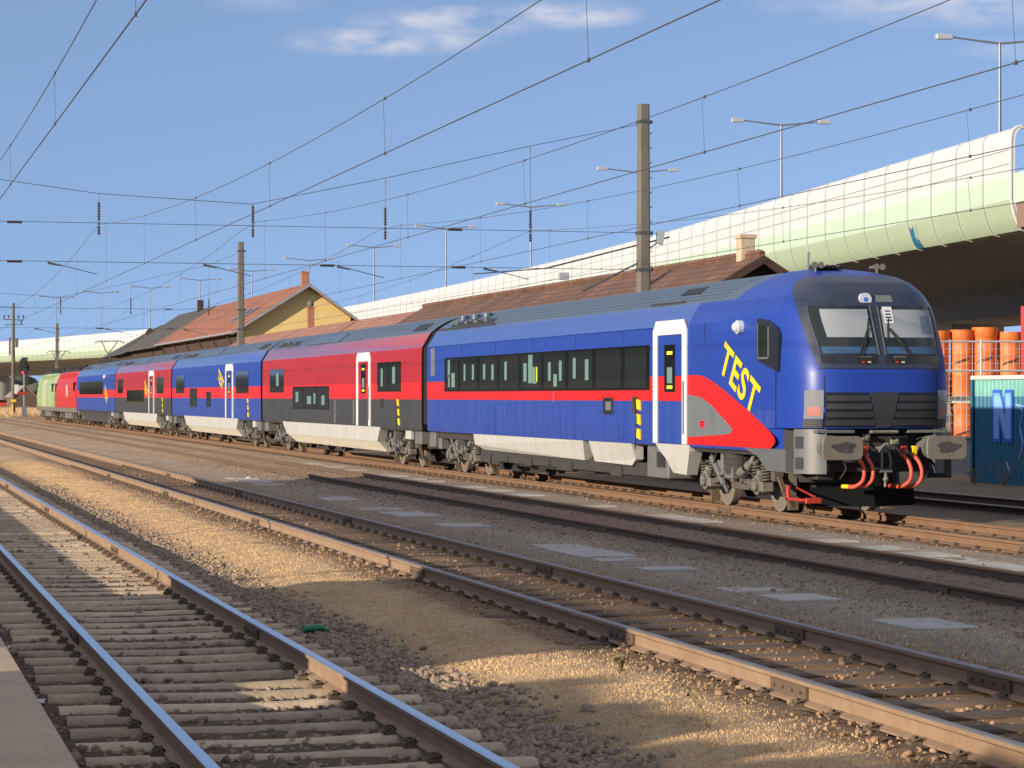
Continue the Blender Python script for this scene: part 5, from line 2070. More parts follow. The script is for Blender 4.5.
def sweep(b, prof, s0, s1, step, mi_of, close=True, caps=True):
    """prof: (offset towards the road, z) points; swept along the edge line."""
    ss = list(np.arange(s0, s1, step)) + [s1]
    o_ = len(b.v)
    n = len(prof)
    for s in ss:
        p, t, n_ = edge_at(s)
        for (w, z) in prof:
            b.v.append((p.x + n_.x * w, p.y + n_.y * w, z))
    for i in range(len(ss) - 1):
        for k in range(n if close else n - 1):
            k2 = (k + 1) % n
            b.face((o_ + i * n + k, o_ + i * n + k2, o_ + (i + 1) * n + k2, o_ + (i + 1) * n + k), mi_of(k))
    if caps and close:
        b.face([o_ + k for k in range(n)], mi_of(-1))
        b.face([o_ + (len(ss) - 1) * n + k for k in range(n)], mi_of(-1))


via = thing('viaduct', 'curving concrete road viaduct with dark underside behind the station buildings', 'viaduct', tuple(edge_at(s_end)[0]))
vo = -edge_at(s_end)[0]
b = MB()
sweep(b, [(.35, 8.9), (.35, 8.3), (1.2, 8.0), (9.6, 7.55), (11.2, 7.1), (12.2, 5.85), (18.5, 5.85), (19.5, 7.1), (24.8, 8.0), (25.6, 8.3), (25.6, 8.9)], 0, tot_len, 6, lambda k: 0)
b.build('deck', [M['deck']], via, smooth=20, loc=vo)
def pier_px(s, w=15.3):
    p, t, n_ = edge_at(s)
    c = p + n_ * w
    return 512 + 2500 * (c.x * CY - c.y * SY) / (c.x * SY + c.y * CY)


s_p = min((q for q in np.arange(max(0, s_end - 50), s_end + 60, .5)), key=lambda q: abs(pier_px(q) - 979))
for k in range(-1, 9):
    s = s_p + 46 * k
    if not 0 < s < tot_len:
        continue
    p, t, n_ = edge_at(s)
    b = MB()
    c = p + n_ * 15.3
    pts = [(c + t * (.6 * math.cos(q)) + n_ * (1.5 * math.sin(q))) for q in np.linspace(0, 2 * math.pi, 17)[:-1]]
    b.prism([(v.x, v.y) for v in pts], 'z', -.3, 5.87)
    b.build('pier', [M['deck']], via, loc=vo)
# the tall barrier: outward-curved lip, white upper and green lower panels
bar_t = thing('noise_barrier', 'tall white and pale green curved noise barrier along the viaduct', 'noise barrier', tuple(edge_at(s_end)[0]))
outer = [(.66, Zb_bot - .02), (.42, Zb_bot + .05), (.26, Zb_bot + .25), (.14, Zb_bot + .55), (.05, Zb_bot + .9), (0, Zb_bot + 1.12), (0, Zb_bot + 1.95), (.0, Zb_bot + 3.15), (.03, Zb_bot + 3.42), (.10, Zb_bot + 3.58), (.22, Zb_bot + 3.68), (.42, Zb_bot + 3.71)]
inner = [(w + .10, z - (.06 if i > 7 else -.03 if i < 4 else 0)) for i, (w, z) in enumerate(outer)][::-1]
pr = outer + inner
cutg2, cutg = 5, 6
b = MB()
sweep(b, pr, s_end, tot_len, 3.0, lambda k: 0 if k < 0 else (2 if k < cutg2 else 1 if k < cutg else 0) if k < len(outer) - 1 else 0)
b.build('panel', [M['bwhite'], M['bgreen'], M['bgreen_shade']], bar_t, smooth=35, loc=vo)
posts = np.arange(s_end + .02, tot_len, 2.95)
far_posts = MB()
for i, s in enumerate(posts):
    q = MB() if i < 100 else far_posts
    p, t, n_ = edge_at(s)
    a = [Vector((p.x + n_.x * (w - .05), p.y + n_.y * (w - .05), z)) for w, z in outer]
    r_ = .022 if i else .05
    q.tube([v for v in a], r_, 5)
    if i < 100:
        q.build('post', [M['bpost'] if i else M['bwhite']], bar_t, loc=vo)
if far_posts.v:
    fo = far_posts.build('post', [M['bpost']], bar_t, loc=vo)
    fo['kind'] = 'stuff'
b = MB()
for z in (Zb_bot + 2.4, Zb_bot + 2.9):
    for i in range(len(posts) - 1):
        p, t, n_ = edge_at(posts[i])
        p2, t2, n2 = edge_at(posts[i + 1])
        b.bar((p.x - n_.x * .03, p.y - n_.y * .03, z), (p2.x - n2.x * .03, p2.y - n2.y * .03, z), .03, .012)
jo = b.build('panel_seam', [M['bpost']], bar_t, loc=vo)
jo['kind'] = 'stuff'
# teal smear on the green panel
b = MB()
cols_ = []
for j, ds in enumerate(np.linspace(0, .8, 6)):
    p, t, n_ = edge_at(s_end + 11.0 + ds)
    for w, z in outer[0:5]:
        b.v.append((p.x + n_.x * (w - .012) , p.y + n_.y * (w - .012), z + (.12 * math.sin(j * 1.3) if z > Zb_bot + .5 else 0)))
for j in range(5):
    for k in range(4):
        b.face((j * 5 + k, j * 5 + k + 1, j * 5 + k + 6, j * 5 + k + 5))
b.build('teal_stain', [M['container']], bar_t, loc=vo)
# low green parapet beyond the end of the tall barrier
lp = thing('parapet', 'low pale green parapet on the viaduct edge right of the tall barrier', 'parapet', tuple(edge_at(s_end - .3)[0]))
vo2 = -edge_at(s_end - .3)[0]
b = MB()
sweep(b, [(.10, 8.72), (.0, 8.72), (.0, 9.78), (.10, 9.78)], 0, s_end - .12, 3, lambda k: 0)
b.build('panel', [M['bgreen']], lp, loc=vo2)
b = MB()
sweep(b, [(.6, 7.85), (.12, 7.85), (.12, 8.715), (.6, 8.715)], 0, s_end - .12, 3, lambda k: 0)
b.build('deck_edge', [M['deckbrown']], lp, loc=vo2)

# street lamps on the viaduct's middle strip: (distance, right) from the camera, read off the heights of the poles
LAMPS = [(122, 23.8), (158.8, 17.1), (192.5, 9.7), (227.7, 1.7), (257, -6.8), (290, -16.0), (317.5, -25.8), (345, -35.9), (372, -46.4), (399, -57.8), (418, -68.8), (439, -80.1)]
LAMP_LABEL = ['grey double-armed street lamp in the top right corner above the barrier end', 'double-armed street lamp rising alone above the white barrier right of the concrete mast', 'double-armed street lamp whose arms show on both sides of the tall concrete mast',
              'double-armed street lamp first to the left of the tall concrete mast', 'double-armed street lamp above the left end of the brown shed roof', 'double-armed street lamp just right of the yellow gable',
              'double-armed street lamp directly behind the brick chimney of the orange roof', 'double-armed street lamp just right of the slim concrete mast', 'double-armed street lamp just left of the slim concrete mast',
              'double-armed street lamp above the end of the grey roof', 'double-armed street lamp at far left above the blue coach, second from the left', 'leftmost double-armed street lamp, above the red locomotive']
ZL = 19.33


def lamp_proto(label):
    t = thing('street_lamp', label, 'street lamp', (0, 0, 0), group='street lamps along the viaduct')
    b = MB()
    b.tube([(0, 0, 8.2), (0, 0, ZL - .15)], [.11, .07], 10)
    b.build('pole', [M['galv']], t, smooth=50)
    for s in (-1, 1):
        b = MB()
        b.tube([(0, 0, ZL - .2), (s * 1.2, 0, ZL - .08), (s * 2.55, 0, ZL + .06)], [.06, .05, .045], 8)
        b.build('arm', [M['galv']], t, smooth=50)
        b = MB()
        b.prism([(s * 2.4, ZL - .06), (s * 2.5, ZL + .16), (s * 3.2, ZL + .22), (s * 3.28, ZL + .12), (s * 3.25, ZL - .08)], 'y', -.17, .17)
        b.build('lamp_head', [M['lamphead']], t, bevel=.03)
    return t


lp0 = lamp_proto(LAMP_LABEL[0])
for i, (D, Rr) in enumerate(LAMPS):
    o_ = lp0 if i == 0 else copy_tree(lp0)
    o_['label'] = LAMP_LABEL[i]
    o_.location = DR(D, Rr)
    a, c = LAMPS[max(i - 1, 0)], LAMPS[min(i + 1, len(LAMPS) - 1)]
    tv = (DR(*c) - DR(*a)).normalized()
    o_.rotation_euler = (0, 0, math.atan2(-tv.x, tv.y))


# ------------------------------------------------------------------ buildings behind the train
def gable_roof(b, xe1, ze1, xr, zr, xe2, ze2, ya, yb, th=.18, mi=0):
    b.prism([(xe1, ze1), (xr, zr), (xe2, ze2), (xe2, ze2 - th), (xr, zr - th * 1.3), (xe1, ze1 - th)], 'y', ya, yb, mi)


shed = thing('goods_shed', 'long low shed with brown tiled roof behind the train', 'shed', (30, 78, GROUND))
so_ = (-30, -78, -GROUND)
b = MB()
gable_roof(b, 24.6, 3.5, 30, 6.77, 35.4, 3.5, 80.4, 133.2)
b.build('roof', [M['tile_brown']], shed, loc=so_)
b = MB()
b.prism([(25.2, GROUND), (25.2, 3.65), (30, 6.5), (34.8, 3.65), (34.8, GROUND)], 'y', 81.0, 133)
b.build('wall', [M['darkwood']], shed, loc=so_)
b = MB()
for y in np.arange(80.5, 133, .42):
    b.tube([(30, y, 6.80), (30, y + .4, 6.83)], [.12, .14], 8)
b.build('ridge_tiles', [M['tile_brown']], shed, loc=so_)
b = MB()
b.prism([(24.5, 3.42), (30, 6.74), (35.5, 3.42), (35.5, 3.2), (30, 6.45), (24.5, 3.2)], 'y', 80.30, 80.42)
b.build('bargeboard', [M['darkwood']], shed, loc=so_)
b = MB()
b.box(29.74, 30.26, 81.9, 82.4, 6.4, 7.45)
b.box(29.69, 30.31, 81.85, 82.45, 7.40, 7.55)
b.build('chimney', [M['oldplaster']], shed, bevel=.02, loc=so_)
ext = thing('shed_extension', 'pinkish terracotta tiled shed roof adjoining the brown roof, left of it', 'shed', (30, 133, GROUND))
eo_ = (-30, -133, -GROUND)
b = MB()
gable_roof(b, 24.6, 3.38, 30, 6.62, 35.4, 3.38, 133.3, 198.4)
b.build('roof', [M['tile_pink']], ext, loc=eo_)
b = MB()
b.prism([(25.2, GROUND), (25.2, 3.5), (30, 6.35), (34.8, 3.5), (34.8, GROUND)], 'y', 133.3, 198.2)
b.build('wall', [M['ywall']], ext, loc=eo_)
b = MB()
b.box(29.8, 30.25, 168, 168.5, 6.2, 7.95)
b.box(29.75, 30.3, 167.95, 168.55, 7.9, 8.0)
ch = b.build('chimney', [M['brick']], ext, loc=eo_)
b = MB()
b.ball((30.02, 168.25, 8.2), .24, 12, sc=(1, 1, 1.05))
b.build('chimney_cap', [M['conc']], ch, smooth=60)

yh = thing('yellow_house', 'yellow rendered house with orange tiled roof and brick chimney', 'house', (35.4, 199, GROUND))
yo_ = (-35.4, -199, -GROUND)
b = MB()
b.prism([(30.2, GROUND), (30.2, 7.45), (35.4, 10.75), (38.9, 8.3), (38.9, GROUND)], 'y', 199.6, 251)
b.build('wall', [M['ywall']], yh, loc=yo_)
b = MB()
gable_roof(b, 29.2, 7.15, 35.4, 11.04, 39.6, 8.05, 198.9, 252)
yr = b.build('roof', [M['tile_orange']], yh, loc=yo_)
b = MB()
b.prism([(29.1, 7.04), (35.4, 11.0), (39.7, 7.95), (39.7, 7.75), (35.4, 10.75), (29.1, 6.82)], 'y', 198.78, 198.92)
b.tube([(29.1, 198.9, 7.0), (29.1, 252, 7.0)], .09, 8)
b.build('gutter', [M['gutter']], yr)
for y in (207, 211):
    b = MB()
    z1_, z2_ = 8.3, 9.3
    xa_, xb_ = 29.2 + (z1_ - 7.15) / 3.89 * 6.2, 29.2 + (z2_ - 7.15) / 3.89 * 6.2
    b.add([(xa_, y, z1_ + .06), (xa_, y + 1.8, z1_ + .06), (xb_, y + 1.8, z2_ + .06), (xb_, y, z2_ + .06), (xa_, y, z1_ - .1), (xa_, y + 1.8, z1_ - .1), (xb_, y + 1.8, z2_ - .1), (xb_, y, z2_ - .1)],
          [(0, 1, 2, 3), (0, 4, 5, 1), (1, 5, 6, 2), (2, 6, 7, 3), (3, 7, 4, 0)])
    b.build('skylight', [M['glass']], yr)
b = MB()
b.box(35.15, 35.75, 201.0, 201.6, 10.6, 12.0)
b.box(35.1, 35.8, 200.95, 201.65, 11.92, 12.08)
b.build('chimney', [M['brick']], yr)
b = MB()
b.box(29.9, 30.2, 199.7, 251, 5.4, 6.9)
b.build('dark_eave_opening', [M['darkwood']], yh, loc=yo_)
for y in np.arange(204, 250, 9):
    b = MB()
    b.cyl((29.4, y, 7.0), (30.15, y, 5.6), .06, 6)
    b.build('eave_bracket', [M['darkwood']], yh, loc=yo_)

gh = thing('grey_roofed_house', 'dark grey roofed building beyond the orange roof', 'house', (35.4, 253, GROUND))
go_ = (-35.4, -253, -GROUND)
b = MB()
b.prism([(30.2, GROUND), (30.2, 7.2), (35.4, 10.4), (39.5, 7.8), (39.5, GROUND)], 'y', 254, 300)
b.build('wall', [M['darkwood']], gh, loc=go_)
b = MB()
gable_roof(b, 29.2, 7.0, 35.4, 11.1, 40.0, 7.7, 252.6, 283)
b.add([(29.2, 283.1, 6.7), (35.4, 283.1, 10.55), (35.4, 308, 10.2), (29.2, 312, 6.5), (40, 283.1, 7.6), (40, 312, 7.3)], [(0, 1, 2, 3), (1, 4, 5, 2), (3, 2, 5)])
rf_ = b.build('roof', [M['tile_grey']], gh, loc=go_)
b = MB()
b.prism([(33.2, 7.6), (33.2, 9.5), (33.7, 10.0), (34.2, 9.5), (34.2, 8.0)], 'y', 296, 297)
b.box(34.8, 35.4, 262, 262.7, 10.5, 12.0)
b.build('dormer', [M['darkwood']], rf_)

# far houses and wood beyond the viaduct
fh = thing('far_house', 'small brown gabled house far left beyond the signal', 'house', tuple(DR(345, -67.2)))
b = MB()
b.prism([(-2.6, -.3), (-2.6, 3.0), (0, 5.0), (2.8, 2.6), (2.8, -.3)], 'y', 0, 9)
b.build('wall', [M['farwall']], fh)
b = MB()
gable_roof(b, -3.0, 2.8, 0, 5.15, 3.3, 2.3, -.3, 9.4)
b.build('roof', [M['farroof']], fh)
fh.rotation_euler = (0, 0, R(6))
fh.scale = (.62, .62, .66)


def parked_car(label, D, Rr, m):
    t = thing('parked_car', label, 'car', tuple(DR(D, Rr) + Vector((0, 0, GROUND))), R(80), group='red vehicles parked at the far left')
    b = MB()
    b.prism([(-2.1, .35), (-2.15, .8), (-1.5, .95), (-.9, 1.45), (.8, 1.48), (1.5, 1.0), (2.1, .85), (2.15, .35)], 'x', -.85, .85)
    bo = b.build('body', [m], t, bevel=.05)
    b = MB()
    b.prism([(-1.25, .98), (-.82, 1.38), (.75, 1.40), (1.25, 1.0)], 'x', -.87, .87)
    b.build('window', [M['glass']], t)
    for sx_ in (-.8, .8):
        for sy_ in (-1.3, 1.3):
            w_ = MB()
            w_.cyl((sx_ - .1, sy_, .33), (sx_ + .1, sy_, .33), .33, 14)
            w_.build('wheel', [M['rubber']], t)
    return t


parked_car('red car parked at the far left edge beyond the pole', 430, -87.5, M['locored'])
parked_car('red car parked between the far pole and the signal', 430, -82.0, M['locored'])

V_ = MB()
for k in range(80):
    a = -.62 + .92 * k / 79
    D = 900 + random.uniform(-60, 120)
    c = DR(D, D * a)
    for j in range(5):
        rr_ = random.uniform(5, 9)
        V_.ball((c.x + random.uniform(-14, 14), c.y + random.uniform(-14, 14), random.uniform(.5, 4.5)), rr_, 7, sc=(1.1, 1.1, random.uniform(.6, .95)))
o = V_.build('distant_wood', [M['farwood']], smooth=80)
mod = o.modifiers.new('rough', 'DISPLACE')
tx = bpy.data.textures.new('rough', 'CLOUDS')
tx.noise_scale = 3.0
mod.texture = tx
mod.strength = 3.0
tag(o, 'far dark line of trees on the horizon under the viaduct', 'wood', kind='stuff')

# ------------------------------------------------------------------ far left: steel pole and signal
pc = thing('cable_pole', 'slender pole with crossarms, white board and yellow plate at the far left', 'pole', (15.4, 256, GROUND))
b = MB()
b.tube([(0, 0, -.05), (0, 0, 11.3 - GROUND)], [.22, .14], 8)
b.build('shaft', [M['conc']], pc)
b = MB()
b.bar((-3.2, 0, 11.15), (1.0, 0, 11.0), .06, .06)
b.bar((-1.0, 0, 9.8), (1.1, 0, 9.75), .08, .08)
b.bar((-.9, 0, 9.3), (1.1, 0, 9.3), .06, .06)
b.build('crossarm', [M['steelw']], pc)
for x, z in ((-.9, 9.9), (-.45, 9.9), (.5, 9.9), (1.0, 9.9), (.8, 9.35)):
    q = MB()
    q.cyl((x, 0, z), (x, 0, z + .35), .07, 8)
    q.build('insulator', [M['insul']], pc)
q = MB()
q.box(-.42, -.24, -.12, .12, 6.2, 8.0)
q.box(.2, .5, -.12, .12, 7.0, 7.9)
q.build('junction_box', [M['ugrey']], pc)
q = MB()
q.box(.10, .52, -.16, -.12, 2.3, 3.25)
q.build('white_board', [M['white']], pc)
q = MB()
q.box(-.25, .25, -.22, -.18, 1.5, 1.75)
q.build('yellow_plate', [M['yellow']], pc)
q = MB()
q.box(-.2, -.02, -.24, -.20, .1, 1.2)
q.build('warning_stripe', [M['yellow']], pc)
sg = thing('railway_signal', 'dark railway signal on a post with one red lamp, far left', 'signal', (16.1, 250, GROUND))
b = MB()
b.tube([(0, 0, -.05), (0, 0, 4.4)], .10, 10)
b.box(-.25, .25, -.2, .2, -.05, 1.1)
b.build('post', [M['galv']], sg)
b = MB()
b.box(-.42, .32, -.1, .2, 4.3, 5.7)
b.box(-.25, .35, -.1, .2, 5.7, 5.9)
b.box(-.5, .5, .0, .12, 4.6, 5.2)
for z in (5.4, 5.0):
    b.cyl((0, -.35, z), (0, -.05, z), .13, 10)
b.build('signal_head', [M['signal']], sg)
b = MB()
b.cyl((-.15, -.2, 4.42), (-.15, -.08, 4.42), .13, 12)
b.build('red_lamp', [M['siglit']], sg)
b = MB()
b.box(-.7, .3, -.22, -.14, 2.25, 2.5)
b.build('sign_plate', [M['redmetal']], sg)
fm = mast(17.9, 232, 8.6, .34, .26, 'short far concrete mast rising behind the green locomotive')

# ------------------------------------------------------------------ container, pipes and fence on the right
ct = thing('shipping_container', 'dark teal corrugated container with pale top rail and blue graffiti letter', 'container', (26.2, 52.8, GROUND))
Lc, Wc, Hc = 6.06, 2.44, 2.59
b = MB()
pts = []
y = -Lc / 2 + .12
while y < Lc / 2 - .12:
    pts += [(0.0, y), (0.0, y + .07), (.036, y + .105), (.036, y + .175)]
    y += .21
pts.append((0, Lc / 2 - .1))
poly = [(x, yy) for x, yy in pts] + [(Wc - .02, Lc / 2 - .1), (Wc - .02, -Lc / 2 + .12)]
b.prism(poly, 'z', .12, Hc - .5, 0)
b.prism(poly, 'z', Hc - .5, Hc - .09, 1)
b.build('side_wall', [M['container'], M['contlit']], ct)
b = MB()
for yy in (-Lc / 2, Lc / 2 - .1):
    b.box(-.03, .08, yy, yy + .1, 0, Hc - .1)
    b.box(Wc - .08, Wc + .02, yy, yy + .1, 0, Hc - .1)
b.box(-.02, .1, -Lc / 2, Lc / 2, 0, .13)
b.build('corner_post', [M['container']], ct)
b = MB()
b.box(-.035, Wc + .03, -Lc / 2, Lc / 2, Hc - .1, Hc)
b.build('top_rail', [M['contrim']], ct, bevel=.01)


def letter_N(parent, y0, y1, z0, z1, m, x, sw, name):
    """Blocky spray-painted N on the container flank; y decreases to the right as seen from the track."""
    b = MB()
    yl, yr_ = y1, y0
    d_ = -1
    for (pts_) in ([(yl, z0), (yl, z1), (yl - sw, z1), (yl - sw, z0)], [(yr_ + sw, z0), (yr_ + sw, z1), (yr_, z1), (yr_, z0)], [(yl, z1), (yl - sw * 1.1, z1), (yr_, z0), (yr_ + sw * 1.1, z0)]):
        b.prism(pts_, 'x', x, x + .02)
        x -= .0012
    return b.build(name, [m], parent)


letter_N(ct, .80, 1.86, 1.0, 2.25, M['graf2'], -.008, .40, 'graffiti_outline')
letter_N(ct, .88, 1.78, 1.09, 2.17, M['graf'], -.016, .27, 'graffiti')
b = MB()
for pp in ([(.55, 1.9), (.25, 1.75), (.4, 1.4), (.25, 1.0), (.45, .6)], [(1.1, .55), (.9, .3)], [(.6, 1.9), (.2, 1.85)]):
    b.tube([(-.012, yy, z) for yy, z in pp], .022, 6)
b.build('graffiti_drip', [M['graf']], ct)

# orange pipes standing in two tiers behind the wire fence
def pipe_proto(label, h, r_):
    t = thing('orange_pipe', label, 'pipe', (0, 0, 0), group='orange pipes stored upright behind the fence')
    b = MB()
    rows = [(r_, 0), (r_, h * .30), (r_ * 1.03, h * .31), (r_ * 1.03, h * .34), (r_, h * .35), (r_, h * .62), (r_ * 1.03, h * .63), (r_ * 1.03, h * .66), (r_, h * .67), (r_, h - .28), (r_ * 1.07, h - .24), (r_ * 1.09, h), (r_ * .96, h), (r_ * .94, h - .6)]
    n = 24
    for rr_, z in rows:
        b.v += [(rr_ * math.cos(2 * math.pi * k / n), rr_ * math.sin(2 * math.pi * k / n), z) for k in range(n)]
    for i in range(len(rows) - 1):
        for k in range(n):
            k2 = (k + 1) % n
            b.face((i * n + k, i * n + k2, (i + 1) * n + k2, (i + 1) * n + k))
    b.face([(len(rows) - 1) * n + k for k in range(n)])
    b.build('barrel', [M['pipe']], t, smooth=35)
    b = MB()
    for k in range(2):
        a0 = -2.5 + k * .15
        b.tube([((r_ + .006) * math.cos(a), (r_ + .006) * math.sin(a), h * (.48 + .03 * k) + .10 * (a - a0)) for a in np.linspace(a0, a0 + 1.2, 8)], .014, 5)
    b.build('printed_line', [M['rubber']], t)
    return t


pst = thing('storage_shelf', 'grey steel shelf carrying the upper row of orange pipes', 'shelf', tuple(DR(74, 13.2)))
b = MB()
b.box(-3.2, 5.2, -.6, .6, 1.78, 1.92)
for x in (-3.1, -.6, 2.2, 5.0):
    for yy in (-.5, .5):
        b.box(x - .06, x + .06, yy - .06, yy + .06, GROUND, 1.8)
b.build('frame', [M['ugrey']], pst)
pst.rotation_euler = (0, 0, -YAW)
PIPES = [(937, 331, .36, 'upper', 'leftmost orange pipe half hidden behind the cab'), (962, 330, .33, 'upper', 'tall orange pipe right beside the cab in the upper row'), (985, 327.5, .36, 'upper', 'tallest orange pipe, in front of the dark viaduct pier'),
         (1010, 332, .34, 'upper', 'orange pipe at the right with two slanted black lines'), (962, 388, .33, 'lower', 'lower orange pipe behind the wire fence left of the container')]
for px, py, r_, tier, lab in PIPES:
    D = 74.0
    Rr = (px - 512) / 2500 * D
    base = 1.93 if tier == 'upper' else GROUND
    top = CAM_Z + (396 - py) / 2500 * D
    if tier == 'lower':
        D = 73.9
        top = 1.72
    t = pipe_proto(lab, top - base, r_)
    p = DR(D, Rr)
    t.location = (p.x, p.y, base)
    t.rotation_euler = (0, 0, -YAW)

fn = thing('wire_fence', 'galvanised wire mesh fence in front of the orange pipes', 'fence', tuple(DR(68.5, 12.3)))
b = MB()
xx0, xx1, zt, zm = -1.6, 4.2, 3.42, 2.62
for x in np.arange(xx0, xx1 + .01, .16):
    b.cyl((x, 0, zm), (x, 0, zt), .007, 4)
for z in np.arange(zm, zt, .20):
    b.cyl((xx0, 0, z), (xx1, 0, z), .007, 4)
for x in np.arange(xx0, .9, .16):
    b.cyl((x, 0, .2), (x, 0, zm), .007, 4)
for z in np.arange(.2, zm, .20):
    b.cyl((xx0, 0, z), (.9, 0, z), .007, 4)
b.build('mesh', [M['mesh']], fn)
for x in (xx0, .55, 2.4, xx1):
    q = MB()
    q.cyl((x, 0, GROUND), (x, 0, zt + .05), .035, 8)
    q.build('post', [M['mesh']], fn)
b = MB()
for z in (zt, zm, .25):
    b.cyl((xx0, 0, z), (xx1 if z > 1 else .9, 0, z), .03, 8)
b.build('rail', [M['mesh']], fn)
fn.rotation_euler = (0, 0, -YAW)
wl_ = MB()
wl_.box(-1.6, 1.6, -.1, .1, 0, .95)
wl_.box(-1.7, 1.6, -.14, .14, .95, 1.02)
o = wl_.build('low_wall', [M['wallgrey']], bevel=.01)
o.location = DR(66.5, 12.2) + Vector((0, 0, GROUND))
o.rotation_euler = (0, 0, -YAW)
tag(o, 'low grey rendered wall between the cab and the teal container', 'wall')
rbd = MB()
rbd.box(0, 1.2, -.03, .03, 1.7, 4.5)
rbd.box(.05, .12, .03, .1, GROUND, 4.4)
rbd.box(1.1, 1.17, .03, .1, GROUND, 4.4)
o = rbd.build('red_board', [M['redpanel']])
o.location = DR(71.5, 14.56)
o.rotation_euler = (0, 0, -YAW)
tag(o, 'pinkish red board at the right edge above the container', 'board')


# ------------------------------------------------------------------ weeds, litter
def weed(x, y, h, n, label, grp='dry weeds beside the tracks'):
    b = MB()
    for k in range(n):
        a = random.uniform(0, 6.28)
        ln = random.uniform(.2, .6) * h
        hh = h * random.uniform(.5, 1)
        p1 = (math.cos(a) * ln * .4, math.sin(a) * ln * .4, hh * .6)
        p2 = (math.cos(a) * ln, math.sin(a) * ln, hh)
        b.tube([(0, 0, -.03), p1, p2], [.006, .004, .002], 4)
        for j in range(4):
            q = Vector(p1).lerp(Vector(p2), random.random())
            b.add([q, q + Vector((random.uniform(-.04, .04), random.uniform(-.04, .04), random.uniform(0, .05))), q + Vector((random.uniform(-.04, .04), random.uniform(-.04, .04), random.uniform(-.02, .04)))], [(0, 1, 2)])
    o_ = b.build('weed', [M['weed']])
    o_.location = (x, y, float(ground_height(np.array([x]), np.array([y]))[0]))
    return tag(o_, label, 'weed', grp)


weed(25.6, 51.2, .95, 26, 'tall dry weed in front of the teal container at the right edge')
weed(25.7, 54.6, .5, 16, 'short dry weed at the left foot of the teal container')
weed(25.5, 52.6, .7, 18, 'dry weed below the blue graffiti letter')
weed(5.2, 14.9, .33, 3, 'thin dry stalk on the shaded strip near the bottom right')
weed(5.55, 17.9, .14, 12, 'small tuft of weed beside the pale rail near the bottom right', 'dry weeds beside the tracks')
b = MB()
b.tube([(-.11, 0, .03), (-.04, 0, .035), (.05, 0, .035), (.08, 0, .03), (.11, 0, .014), (.14, 0, .013)], [.03, .034, .034, .03, .014, .013], 12)
o = b.build('plastic_bottle', [M['bottle']], smooth=50)
o.location = (3.98, 22.1, -.185)
o.rotation_euler = (0, 0, R(15))
tag(o, 'green plastic bottle lying in the dark ballast beside the nearest track', 'bottle')
for x, y, s, lab in ((1.22, 17.6, .05, 'white scrap of litter between platform and nearest rail'), (1.28, 21.5, .04, 'pale crumpled scrap of paper beside the platform edge, farther away'), (9.5, 62, .07, 'white plastic scrap beside the far dark track')):
    b = MB()
    b.ball((0, 0, 0), s, 7, sc=(1.4, 1, .5))
    for i, v in enumerate(b.v):
        b.v[i] = tuple(c * random.uniform(.6, 1.3) for c in v)
    o = b.build('litter', [M['litter']])
    o.location = (x, y, float(ground_height(np.array([x]), np.array([y]))[0]) + s * .3)
    tag(o, lab, 'litter')

# ------------------------------------------------------------------ unseen things added left of the view to cast shade and darken reflections
cp = thing('shade_canopy', 'unseen roof on posts added left of the view to shade the tracks', 'canopy', (-8, 20, GROUND))
b = MB()
b.prism([(0, 3.62), (0, 4.95), (-3.6, 5.8), (-3.6, 4.75)], 'y', -70, 31)  # added roof, sloped along the sunlight to shape its shadow band
b.build('roof', [M['hut']], cp)
for y in range(-24, 30, 9):
    b = MB()
    b.cyl((-.4, y, 0), (-.4, y, 3.65), .06, 8)
    b.build('post', [M['galv']], cp)
ht = thing('shade_hut', 'unseen rendered hut added under the roof to block the low sun', 'hut', (-8.6, 17.4, GROUND))
b = MB()
b.box(-1.2, .6, -3.9, 3.8, .3, 3.55)  # made-up block; its length sets the shadow patch across the rails
b.build('wall', [M['hut']], ht)
b = MB()
b.box(.6, .66, -1, .2, .35, 2.5)
b.build('door', [M['darkwood']], ht)
b = MB()
yy = np.arange(-60, 48, .35)
top = 1.95 + .04 * np.sin(yy * 1.1) + .05 * np.sin(yy * 2.7 + 1) + RNG.normal(0, .03, len(yy))
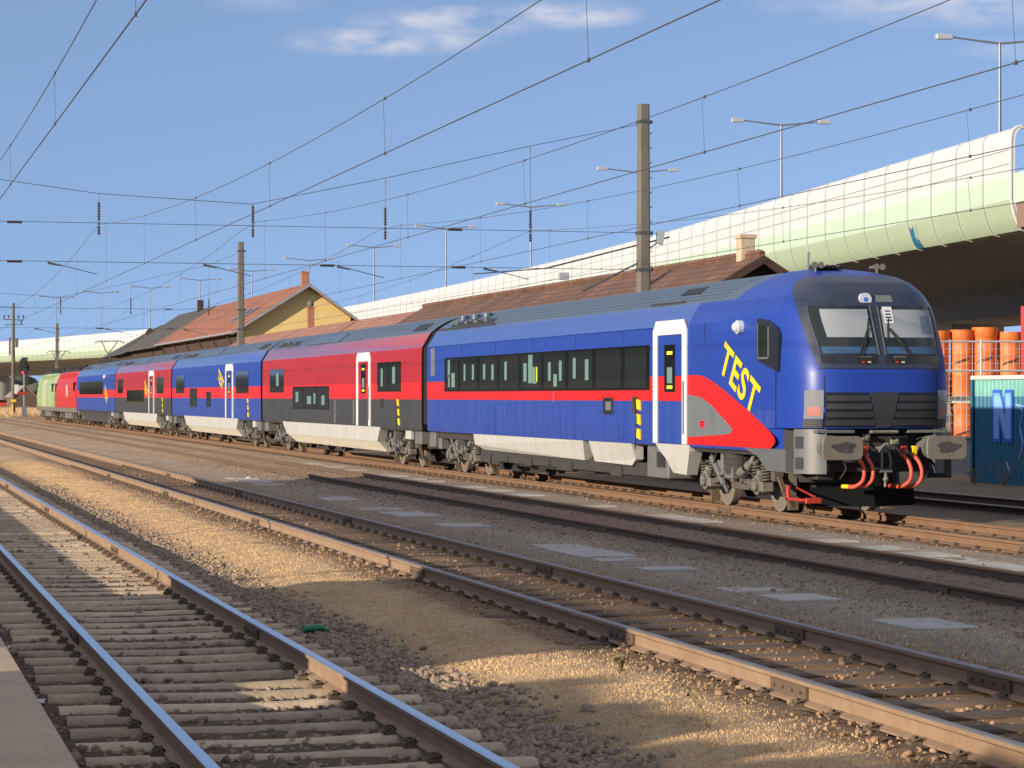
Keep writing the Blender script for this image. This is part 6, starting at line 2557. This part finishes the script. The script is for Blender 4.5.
top += np.where((yy > 6.6) & (yy < 11.6), .92, 0) + np.where(yy <= 6.6, 1.2, 0) - np.where((yy > 8.3) & (yy < 8.75), .32, 0) - np.where((yy > 7.3) & (yy < 7.75), .5, 0)
for k in range(len(yy)):
    w = random.uniform(.35, .5)
    b.box(-w, w, yy[k], yy[k] + .352, 0, float(top[k]) - GROUND)
hb = b.build('shade_hedge', [M['shade_hedge']])  # unseen leafy row added to cast shade, top cut for shadow edges
hb.location = (-8.1, 0, GROUND)
tag(hb, 'clipped hedge added out of view to shade the tracks', 'shade_hedge')

sb = thing('reflection_building', 'long low building added out of view for dark window reflections', 'building', (-26, 120, GROUND))
b = MB()
b.box(-6, 0, -95, 330, 0, 3.6, 0)  # added unseen so the coach windows mirror something dark
b.build('wall', [M['hut']], sb)
b = MB()
b.prism([(.5, 3.5), (.5, 3.65), (-3, 5.1), (-6.5, 3.65), (-6.5, 3.5)], 'y', -95.5, 330.5)
b.build('roof', [M['tile_grey']], sb)
for y in range(-90, 325, 9):
    b = MB()
    b.box(0, .03, y, y + 1.6, .9, 2.6)
    b.build('window', [M['glass']], sb)

for i, (ya, yb, h) in enumerate(((-40, 70, 11.5), (80, 190, 12.6), (200, 330, 11.8), (340, 520, 12.8))):  # unseen tall blocks added to keep bright sky out of coach side reflections
    ab = thing('reflection_block', ['unseen block added for dark reflections, nearest of its row', 'unseen block added for dark reflections, second of its row', 'unseen block added for dark reflections, third of its row', 'unseen block added for dark reflections, farthest of its row'][i], 'building', (-60, ya, GROUND), group='unseen blocks added for darker reflections')
    b = MB()
    b.box(-12, 0, 0, yb - ya, 0, h - .4)
    b.build('wall', [M['farwall']], ab)
    b = MB()
    b.box(-12.3, .3, -.3, yb - ya + .3, h - .4, h)
    b.build('roof', [M['tile_grey']], ab)
    for k in range(3):
        for y in np.arange(3, yb - ya - 3, 7.5):
            b = MB()
            b.box(0, .04, y, y + 2, 1.2 + k * 3.4, 2.9 + k * 3.4)
            b.build('window', [M['glass']], ab)
